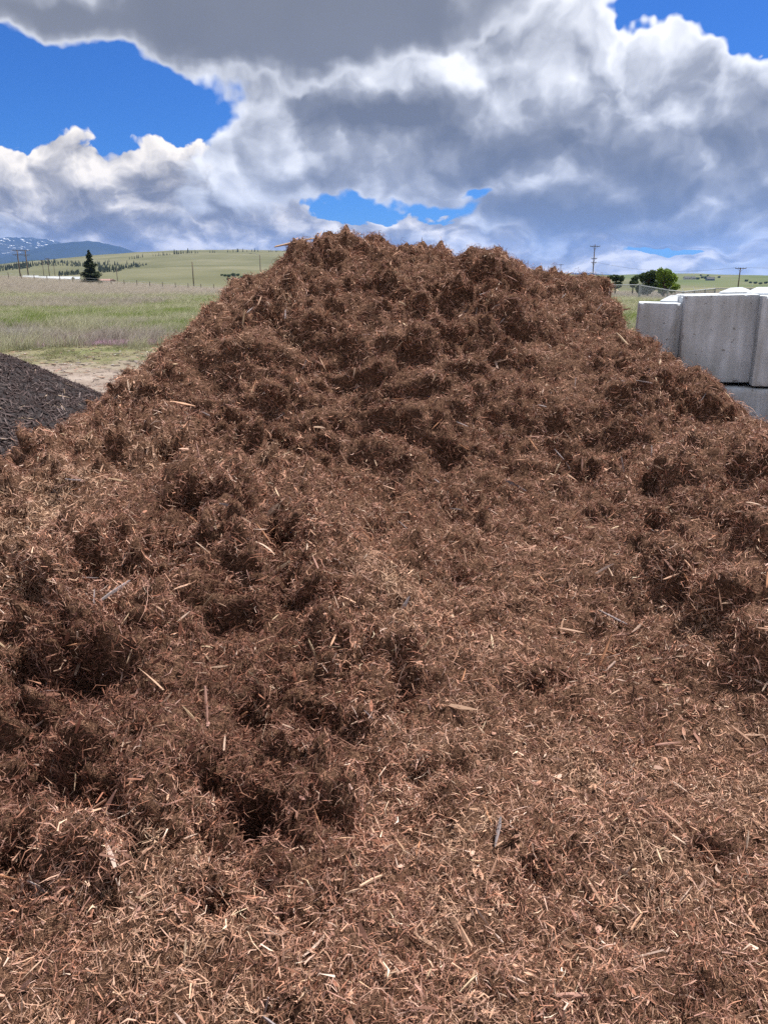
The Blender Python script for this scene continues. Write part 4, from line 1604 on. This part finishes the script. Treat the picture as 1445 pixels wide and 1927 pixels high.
M_tuft = fibre_material('matted_bark_tuft', TUFT_STOPS, (0.49, 0.43, 0.41), (0.57, 0.41, 0.28))
TUF = [fibre_proto(30, 0.034, (0.014, 0.050), (0.0012, 0.0034), 150 + k, 0.014, 0.32, 1.9, M_tuft, (0.7, 1.0, 0.3)) for k in range(9)]
N_T = 17000
p_, n_ = sample(N_T, r, near_w * front_w)
n2 = n_ + 0.3 * r.normal(size=n_.shape)
n2 /= np.linalg.norm(n2, axis=1)[:, None]
sc = r.uniform(0.7, 1.4, N_T)[:, None] * np.ones((1, 3))
sc[:, 2] *= r.uniform(0.8, 1.7, N_T)
o = scatter('matted_tufts', p_ + n_ * 0.004, euler_from_frames(n2, r.uniform(0, 6.28, N_T)), sc, r.integers(0, 9, N_T), tone_at(p_, r), TUF)
under(o, pile)

SLV = [splinter(0.014 + 0.0032 * k, 0.0034 + 0.0006 * (k % 4), 0.0018, 300 + k, M_sliver, 3) for k in range(10)]
SLV += [fibre_proto(1, 0.0, (0.03 + 0.006 * k, 0.031 + 0.006 * k), (0.003, 0.0045), 330 + k, 0.0, 0.2, 0.6, M_sliver) for k in range(4)]
N_S = 8000
p_, n_ = sample(N_S, r, near_w * front_w)
n2 = n_ + 0.5 * r.normal(size=n_.shape)
n2 /= np.linalg.norm(n2, axis=1)[:, None]
sc = np.exp(r.normal(size=N_S) * 0.5 - 0.12)[:, None] * np.ones((1, 3))
ix = r.integers(0, 14, N_S)
tn = np.clip(tone_at(p_, r) * 0.5, -1, 1)
o = scatter('wood_slivers', p_ + n_ * 0.020, euler_from_frames(n2, r.uniform(0, 6.28, N_S)), sc, ix, tn, SLV)
under(o, pile)


# chips large enough to be picked out one by one
def chip_material(name, lo, hi, spec=0.22):
    m, T, b = material(name, 0.85, spec)
    c = coords(T)
    mp = T.n.new('ShaderNodeMapping')
    mp.inputs['Scale'].default_value = (14, 260, 160)
    T.put(mp.inputs['Vector'], T.v('ADD', c, T.node('ShaderNodeCombineXYZ', X=T.m('MULTIPLY', object_rand(T), 9.0), Y=0.0, Z=0.0)))
    g = T.noise(mp.outputs[0], 1.0, 4, 0.6)
    g = T.m('ADD', g, T.m('MULTIPLY', T.m('SUBTRACT', object_rand(T), 0.5), 0.5))
    T.put(b.inputs['Base Color'], T.ramp(g, [(0.25, lo), (0.75, hi)]))
    bump(T, b, g, 0.5, 0.001)
    return m


CHIPM = [chip_material('straw_pale_wood', (0.420, 0.290, 0.184), (0.660, 0.510, 0.356)), chip_material('tan_wood', (0.330, 0.190, 0.132), (0.520, 0.340, 0.247)),
         chip_material('pinkish_brown_wood', (0.240, 0.130, 0.101), (0.400, 0.240, 0.196)), chip_material('grey_weathered_wood', (0.170, 0.145, 0.149), (0.330, 0.280, 0.287)),
         chip_material('orange_wood', (0.300, 0.140, 0.075), (0.480, 0.250, 0.149)), chip_material('charred_dark_wood', (0.020, 0.017, 0.018), (0.055, 0.045, 0.046))]
CHIPS = [[splinter(1.0, wd, th, 400 + 17 * k + j, CHIPM[k], 5, 0.25) for j, (wd, th) in enumerate(((0.10, 0.045), (0.14, 0.05), (0.18, 0.06), (0.26, 0.08)))] for k in range(6)]


def put_chip(px, py, length_px, ang_deg, k, j, lift=0.042, tilt=0.15):
    d = Vector(ray(px, py)).normalized()
    h = MBV.ray_cast(Vector((0, 0, CAM_Z)), d)
    if h[0] is None:
        return None
    P, n, _, dist = h
    if n.dot(d) > 0:
        n = -n
    L = length_px / FPX * dist
    # chip axis: a picture-plane direction laid onto the surface
    right = Vector((1, 0, 0))
    up = right.cross(d)
    a = (right * math.cos(R(ang_deg)) + up * math.sin(R(ang_deg)))
    n = (n + Vector((random.gauss(0, tilt), random.gauss(0, tilt), abs(random.gauss(0, tilt))))).normalized()
    a = (a - n * a.dot(n))
    if a.length < 0.15:
        a = n.orthogonal()
    a.normalize()
    a = (a + n * random.gauss(0, 0.10)).normalized()
    b_ = n.cross(a).normalized()
    n = a.cross(b_)
    M = Matrix((a, b_, n)).transposed().to_4x4()
    o = link('wood_chip', CHIPS[k][j])
    under(o, pile)
    o.matrix_local = Matrix.Translation(P + n * lift - pile.location) @ M @ Matrix.Diagonal((L, L, L, 1))
    o.matrix_parent_inverse = Matrix.Identity(4)
    return o


NAMED = [  # pixel, length, angle in the picture, colour, shape
    (905, 1680, 92, 64, 0, 1), (1198, 1725, 62, 97, 0, 2), (1387, 1738, 50, 105, 0, 1), (1153, 1662, 48, -32, 2, 2), (1240, 1602, 78, -62, 2, 1), (963, 1590, 44, 18, 3, 2), (945, 1572, 40, -38, 0, 1), (1003, 1600, 70, 92, 3, 2),
    (1018, 1598, 40, -50, 4, 2), (903, 1550, 36, -55, 1, 1), (922, 1548, 46, 60, 4, 1), (930, 1492, 24, 55, 0, 3), (1305, 1548, 40, -58, 2, 1), (1288, 1536, 34, -60, 2, 0), (1316, 1604, 50, -45, 0, 0), (1155, 1560, 34, 2, 0, 0),
    (1105, 1675, 36, -35, 3, 2), (1110, 1680, 30, 40, 1, 1), (912, 1803, 44, -40, 1, 2), (890, 1780, 36, 42, 1, 1), (1160, 1855, 50, -25, 0, 0), (1290, 1892, 50, -12, 2, 2), (1340, 1700, 40, -55, 1, 0), (1420, 1720, 50, -50, 2, 1),
    (1048, 1710, 40, 2, 1, 0), (1200, 1880, 60, 85, 1, 0), (1100, 1895, 60, 70, 3, 1), (1440, 1830, 40, 25, 1, 3), (440, 1612, 36, 30, 1, 3), (470, 1640, 46, 92, 4, 1), (30, 1567, 84, -14, 1, 2), (22, 1348, 66, -48, 1, 1),
    (88, 1431, 46, 6, 1, 3), (512, 1472, 64, -18, 3, 2), (600, 1478, 90, -35, 5, 3), (615, 1500, 60, -50, 3, 2), (330, 1545, 34, 52, 0, 0), (310, 1578, 30, -15, 0, 0), (575, 1830, 64, -60, 1, 1), (560, 1835, 40, 62, 2, 1),
    (570, 1910, 70, 3, 1, 0), (330, 1860, 50, -68, 0, 0), (215, 1910, 40, 80, 3, 1), (125, 1765, 36, -75, 2, 1), (170, 1840, 40, 88, 0, 0), (280, 1815, 50, -30, 1, 1), (300, 1760, 40, 40, 4, 1), (160, 1695, 40, 62, 4, 2),
    (845, 812, 42, 68, 1, 3), (1263, 836, 44, 52, 1, 3), (1424, 862, 46, 62, 0, 3), (1408, 890, 26, 60, 0, 3), (1376, 882, 22, 80, 1, 3), (866, 1178, 46, -55, 1, 1), (978, 1152, 30, 25, 4, 3), (1190, 1330, 60, -22, 1, 1), (1140, 1345, 34, 75, 0, 1),
    (1062, 1072, 30, -45, 0, 1), (532, 1252, 34, 30, 3, 2), (430, 1162, 60, 30, 3, 1), (212, 966, 34, -12, 0, 2), (345, 955, 20, -40, 0, 2), (680, 808, 36, 85, 4, 2), (620, 780, 24, 70, 1, 1), (700, 1160, 40, -60, 1, 0), (1133, 980, 30, -45, 1, 2),
    (1068, 1068, 40, -30, 0, 0), (1255, 1270, 30, -60, 0, 1), (1403, 1260, 40, 82, 0, 1), (1420, 1245, 30, -50, 0, 0), (830, 1090, 40, 92, 1, 0), (605, 1205, 30, 60, 0, 0), (718, 1495, 34, -80, 4, 2), (663, 1440, 40, -20, 4, 1), (505, 560, 30, -20, 1, 1),
    (545, 520, 34, -50, 1, 1), (632, 549, 24, 75, 0, 2), (782, 530, 28, -60, 1, 1), (745, 498, 28, -60, 1, 1), (620, 605, 26, -60, 0, 1), (800, 618, 22, -50, 0, 1), (950, 745, 20, 70, 0, 2), (890, 738, 26, 75, 2, 2), (1135, 632, 24, -40, 1, 2),
    (700, 650, 36, -50, 0, 0), (810, 740, 30, 60, 1, 1), (1345, 910, 26, 30, 0, 1), (270, 760, 22, 85, 1, 1), (306, 728, 24, 30, 1, 1), (196, 843, 24, 50, 0, 3), (130, 855, 22, -40, 1, 1), (60, 950, 30, 20, 1, 0), (45, 1080, 34, 10, 1, 1)]
random.seed(77)
count = 0
for q in NAMED:
    if put_chip(*q):
        count += 1
while count < 300:
    px = random.uniform(-10, 1455)
    py = 1927 - 1250 * random.random() ** 1.5
    if px < 620 and random.random() < 0.4:
        continue
    near = (py - 500) / 1400
    L = (10 + 40 * near) * math.exp(random.gauss(0, 0.3))
    k = random.choices(range(6), (30, 32, 24, 3, 9, 2))[0]
    if put_chip(px, py, L, random.uniform(-90, 90), k, random.choice((0, 0, 1, 1, 2, 3)), 0.034, 0.25):
        count += 1

# more shards too many to pick apart
CH2 = [splinter(0.05 + 0.006 * k, 0.0065 + 0.0012 * (k % 4), 0.003, 600 + k, CHIPM[k % 5], 4) for k in range(10)]
N_C = 1300
p_, n_ = sample(N_C, r, front_w)
n2 = n_ + 0.35 * r.normal(size=n_.shape)
n2 /= np.linalg.norm(n2, axis=1)[:, None]
sc = np.exp(r.normal(size=N_C) * 0.25)[:, None] * np.ones((1, 3))
o = scatter('wood_shards', p_ + n_ * 0.020, euler_from_frames(n2, r.uniform(0, 6.28, N_C)), sc, r.integers(0, 10, N_C), np.zeros(N_C), CH2)
under(o, pile)

# ------------------------------------------------------------------ the dark mulch pile
DC, DR, DS = np.array([-6.2, 8.45]), 3.35, 0.51


def dark_z(x, y):
    rr = np.hypot(x - DC[0], (y - DC[1]) * 1.0)
    h = DS * (DR - rr)
    return np.where(h > 1.35, 1.35 + (h - 1.35) * 0.3, h)


xs = np.arange(-9.8, -2.4, 0.035)
ys = np.arange(5.0, 12.4, 0.035)
X, Y = np.meshgrid(xs, ys)
Z = dark_z(X, Y)
pp = np.stack([X, Y, Z], -1).reshape(-1, 3)
pp[:, 2] += 0.05 * fbm(pp * 1.3 + 2, 3) + 0.018 * clods(pp + 4, 5.0)
pp[:, 2] = np.maximum(pp[:, 2], -0.15)
i = np.arange(X.size).reshape(X.shape)
DF = np.stack([i[:-1, :-1], i[:-1, 1:], i[1:, 1:], i[1:, :-1]], -1).reshape(-1, 4)
M_dark = plain('black_dyed_mulch', (0.022, 0.017, 0.019), 0.9, 0.4, 20.0)
dpile = empty('dark_mulch_pile', (DC[0], DC[1], 0))
tag(dpile, 'smooth black-brown wood chip pile at the left edge', 'mulch pile')
under(link('mound', mesh_np('mound', pp, DF, M_dark)), dpile)
M_dchip = []
for nm, lo, hi in (('black_dyed_chip', (0.024, 0.016, 0.016), (0.06, 0.043, 0.043)), ('dark_purple_brown_chip', (0.045, 0.032, 0.032), (0.105, 0.078, 0.078)), ('faded_grey_chip', (0.08, 0.062, 0.062), (0.16, 0.128, 0.126)),
                   ('pale_undyed_chip', (0.28, 0.2, 0.15), (0.45, 0.36, 0.28))):
    M_dchip.append(chip_material(nm, lo, hi, 0.08))
DCH = [splinter(1.0, 0.11 + 0.035 * (k % 3), 0.05, 700 + k, M_dchip[(0, 1, 0, 1, 2, 1, 0, 2, 1, 0)[k]], 4, 0.2) for k in range(10)]
DCHP = splinter(1.0, 0.14, 0.05, 720, M_dchip[3], 4, 0.2)
tri = np.concatenate([DF[:, [0, 1, 2]], DF[:, [0, 2, 3]]])
A, B, C_ = pp[tri[:, 0]], pp[tri[:, 1]], pp[tri[:, 2]]
cr = np.cross(B - A, C_ - A)
area = np.linalg.norm(cr, axis=1) / 2
fn = cr / (2 * area[:, None] + 1e-12)
cen = (A + B + C_) / 3
keep = cen[:, 2] > -0.02
N_D = 46000
p_, n_ = sample(N_D, r)
n2 = n_ + 0.35 * r.normal(size=n_.shape)
n2 /= np.linalg.norm(n2, axis=1)[:, None]
sc = (r.uniform(0.03, 0.085, N_D))[:, None] * np.ones((1, 3))
o = scatter('dark_chips', p_ + n_ * 0.016, euler_from_frames(n2, r.uniform(0, 6.28, N_D)), sc, r.integers(0, 10, N_D), np.zeros(N_D), DCH)
under(o, dpile)
DBV = BVHTree.FromPolygons(pp.tolist(), DF.tolist())
random.seed(5)
count = tries = 0
while count < 110 and tries < 2000:
    tries += 1
    px, py = random.uniform(-5, 180), random.uniform(680, 870)
    d = Vector(ray(px, py)).normalized()
    h = DBV.ray_cast(Vector((0, 0, CAM_Z)), d)
    h2 = MBV.ray_cast(Vector((0, 0, CAM_Z)), d)
    if h[0] is None or h[0].z < 0.01 or (h2[0] is not None and h2[3] < h[3] and h2[0].z > 0):
        continue
    P, n = h[0], h[1]
    if n.z < 0:
        n = -n
    n = (n + Vector((random.gauss(0, .2), random.gauss(0, .2), 0))).normalized()
    a = n.orthogonal()
    a.rotate(Matrix.Rotation(random.uniform(0, 6.28), 3, n))
    b_ = n.cross(a)
    L = random.uniform(0.07, 0.13)
    o = link('wood_chip', DCHP if count % 9 == 0 else DCH[random.choice((1, 3, 4, 5, 7, 8))], dpile)
    o.matrix_local = Matrix.Translation(P + n * 0.012 - dpile.location) @ Matrix((a, b_, n)).transposed().to_4x4() @ Matrix.Diagonal((L, L, L, 1))
    count += 1


# ------------------------------------------------------------------ grass, weeds, flowers and litter on the ground
def grass_proto(n, rad, h, w, seed, mat, lean=0.25, wind=(0.22, 0.0), seg=4):
    r = np.random.default_rng(seed)
    a = r.uniform(0, 2 * np.pi, n)
    q = rad * np.sqrt(r.uniform(0, 1, n))
    H = r.uniform(h[0], h[1], n)
    p = np.stack([q * np.cos(a), q * np.sin(a), np.full(n, -0.02)], 1)
    ld = r.normal(size=(n, 2)) * lean + np.array(wind)
    fa = r.uniform(0, np.pi, n)
    side = np.stack([np.cos(fa), np.sin(fa), 0 * fa], 1)
    V = []
    tp = np.linspace(1, 0.15, seg)
    for s in range(seg):
        t = s / (seg - 1)
        c = p.copy()
        c[:, 0] += ld[:, 0] * H * t ** 1.8
        c[:, 1] += ld[:, 1] * H * t ** 1.8
        c[:, 2] += H * t * (1 - 0.12 * t)
        hw = (w * tp[s] * r.uniform(0.7, 1.3, n) / 2)[:, None]
        V += [c - side * hw, c + side * hw]
    V = np.stack(V, 1)
    base = (np.arange(n) * 2 * seg)[:, None]
    F = np.concatenate([base + np.array([[2 * s, 2 * s + 1, 2 * s + 3, 2 * s + 2]]) for s in range(seg - 1)], 1).reshape(-1, 4)
    return mesh_np('tuft', V.reshape(-1, 3), F, mat, False)


M_straw = leaf_material('dry_straw_grass', [(0, (0.279, 0.262, 0.163)), (0.5, (0.402, 0.392, 0.261)), (1, (0.526, 0.531, 0.397))], 0.8)
M_green = leaf_material('fresh_green_grass', [(0, (0.112, 0.172, 0.034)), (0.5, (0.181, 0.249, 0.056)), (1, (0.310, 0.344, 0.120))], 0.8)
M_seed = leaf_material('purplish_seed_grass', [(0, (0.278, 0.228, 0.193)), (0.5, (0.388, 0.342, 0.299)), (1, (0.489, 0.456, 0.404))], 0.8)
M_greyw = leaf_material('grey_dead_weed', [(0, (0.189, 0.172, 0.155)), (0.5, (0.284, 0.267, 0.245)), (1, (0.396, 0.378, 0.353))], 0.9)
M_flower = leaf_material('pink_purple_flower', [(0, (0.224, 0.172, 0.138)), (0.4, (0.292, 0.189, 0.249)), (0.8, (0.361, 0.232, 0.310)), (1, (0.430, 0.310, 0.370))], 0.8)
M_lowgreen = leaf_material('low_green_weeds', [(0, (0.139, 0.119, 0.072)), (0.4, (0.155, 0.182, 0.072)), (0.8, (0.196, 0.229, 0.083)), (1, (0.327, 0.285, 0.247))], 0.8)
GR = [grass_proto(34, 0.16, (0.24, 0.52), 0.008, 801 + k, M_straw) for k in range(3)] \
    + [grass_proto(40, 0.16, (0.18, 0.42), 0.010, 811 + k, M_green, 0.3) for k in range(3)] \
    + [grass_proto(34, 0.18, (0.30, 0.62), 0.009, 821 + k, M_seed) for k in range(2)] \
    + [grass_proto(46, 0.17, (0.04, 0.15), 0.006, 831 + k, M_lowgreen, 0.6) for k in range(2)] \
    + [grass_proto(40, 0.20, (0.12, 0.34), 0.005, 841 + k, M_greyw, 0.8) for k in range(2)] \
    + [grass_proto(60, 0.22, (0.05, 0.15), 0.012, 851 + k, M_flower, 0.7) for k in range(2)]
r = np.random.default_rng(91)
n = 120000
d = np.exp(r.uniform(np.log(12.5), np.log(131), n))          # denser close by
az = r.uniform(-0.64, 0.64, n)
x, y = np.tan(az) * d, d
z = ground_z(x, y)
p3 = np.stack([x, y, 0 * x], 1)
nz = fbm(p3 * 0.12, 4)
n2_ = fbm(p3 * 0.35 + 30, 4)
n3_ = fbm(p3 * 0.9 + 60, 3)
u = r.uniform(size=n)
idx = np.full(n, -1)
yy = y + 5.0 * nz
lush = (yy > 24.5) & (y < 131)
g = n2_ + 0.4 * nz + 0.16 * r.normal(size=n)
kind = np.where(g > -0.02, 3, 0)                                          # green where the ground is damp
kind = np.where((yy > 27) & (yy < 36) & (g > -0.12), 3, kind)
kind = np.where((yy > 52) & (n3_ * 0.3 + (yy - 62) / 26 * 0.8 + 0.25 * r.normal(size=n) > 0.4), 6, kind)
kind = np.where((yy > 43) & (yy < 56) & (x < -14) & (n2_ < 0.25) & (u < 0.55), 6, kind)
idx = np.where(lush & ((yy > 29) | (u < 0.75)), kind, idx)
# thin weeds where the dirt begins
edge = (yy > 15.0) & (yy <= 25.5)
pe = sstep(yy, 15.0, 21.0) * (n3_ + 0.6 * n2_ > -0.02)
idx = np.where(edge & (u < 0.34 * pe), 8, idx)
idx = np.where(edge & (u > 0.86) & (yy > 18.5), np.where(n2_ > 0, 6, 0), idx)
FLOW = [ray_pt(133, 632, 22.5), ray_pt(290, 634, 22.0), ray_pt(62, 641, 20.6), ray_pt(150, 628, 23.4), ray_pt(230, 640, 21.0), ray_pt(100, 637, 21.5)]
fl = np.zeros(n)
for c in FLOW:
    fl = np.maximum(fl, np.exp(-(((x - c[0]) / 1.5) ** 2 + ((y - c[1]) / 1.0) ** 2)))
idx = np.where((fl * (0.7 + n3_) > 0.36) & (u < 0.5), 12, idx)
GW = [ray_pt(20, 626, 24.0), ray_pt(48, 628, 23.4), ray_pt(-20, 625, 24.2)]
gw = np.zeros(n)
for c in GW:
    gw = np.maximum(gw, np.exp(-(((x - c[0]) / 1.0) ** 2 + ((y - c[1]) / 0.9) ** 2)))
idx = np.where((gw > 0.4) & (u < 0.9), 10, idx)
ok = idx >= 0
ok &= ~((np.abs(x) < 4.4) & (y < 12.5))
ok &= ~((x > 1.8) & (y < 9.5))
ok &= np.hypot(x - DC[0], y - DC[1]) > DR + 0.3
x, y, z, idx, d, u = x[ok], y[ok], z[ok], idx[ok], d[ok], u[ok]
n = len(x)
var = np.where(idx == 0, r.integers(0, 3, n), np.where(idx == 3, r.integers(0, 3, n), r.integers(0, 2, n)))
sc = r.uniform(0.55, 1.1, n) * (1 + 0.35 * (d > 50))
sc = sc[:, None] * np.stack([1 + d / 70, 1 + d / 70, np.ones(n)], 1)
rot = np.zeros((n, 3))
rot[:, 2] = r.uniform(-0.7, 0.7, n)
o = scatter('field_grass', np.stack([x, y, z], 1), rot, sc, idx + var, np.zeros(n), GR)
tag(o, 'tall dry and green grass with weeds and purple flower patches', 'grass', kind='stuff')

# chips, twigs and stones lying on the dirt
M_stone = plain('pale_stone', (0.36, 0.33, 0.30), 0.9, 0.25, 20.0)


def pebble(seed):
    rr = np.random.default_rng(seed)
    bm = bmesh.new()
    bmesh.ops.create_icosphere(bm, subdivisions=1, radius=0.5)
    for v in bm.verts:
        v.co *= rr.uniform(0.75, 1.15)
        v.co.z *= 0.6
    me = bpy.data.meshes.new('pebble')
    bm.to_mesh(me)
    bm.free()
    me.materials.append(M_stone)
    return me


LIT = [pebble(s) for s in range(4)] + [splinter(1.6, 0.22, 0.1, 900 + k, (CHIPM[2], CHIPM[3], CHIPM[1], CHIPM[5], M_dchip[1], M_dchip[0])[k], 4, 0.3) for k in range(6)]
n = 7500
x = r.uniform(-9.5, 0.5, n)
y = r.uniform(5, 20, n)
ok = (np.hypot(x - DC[0], y - DC[1]) > DR - 0.15) & (mound_z(x, y) < 0.04)
x, y = x[ok], y[ok]
n = len(x)
z = ground_z(x, y)
rot = np.zeros((n, 3))
rot[:, 2] = r.uniform(0, 6.28, n)
rot[:, 0] = r.normal(size=n) * 0.15
ii = np.where(r.uniform(size=n) < 0.35, r.integers(0, 4, n), r.integers(4, 10, n))
s = np.where(ii < 4, np.exp(r.normal(size=n) * 0.5) * 0.022, np.exp(r.normal(size=n) * 0.4) * 0.05)
near = np.exp(-np.clip(np.hypot(x - DC[0], y - DC[1]) - DR, 0, 9) / 0.8)
o = scatter('ground_litter', np.stack([x, y, z + 0.006], 1), rot, s[:, None] * np.ones((1, 3)), ii, np.zeros(n), LIT)
tag(o, 'pebbles and wood scraps strewn over the bare dirt', 'litter', kind='stuff')

# ------------------------------------------------------------------ the air: even haze that turns far mountains blue
HAZE = True
if HAZE:
    m = bpy.data.materials.new('haze_air')
    m.use_nodes = True
    T = NT(m.node_tree)
    T.n.clear()
    pv = T.n.new('ShaderNodeVolumePrincipled')
    pv.inputs['Color'].default_value = (0.22, 0.43, 1.0, 1)
    pv.inputs['Density'].default_value = 6.0e-5
    pv.inputs['Anisotropy'].default_value = 0.4
    out = T.n.new('ShaderNodeOutputMaterial')
    T.l.new(pv.outputs[0], out.inputs['Volume'])
    hb = MB().box((0, 6900, 293), (26000, 14400, 626)).build('haze', m)
    tag(hb, 'thin blue distance haze', kind='stuff')
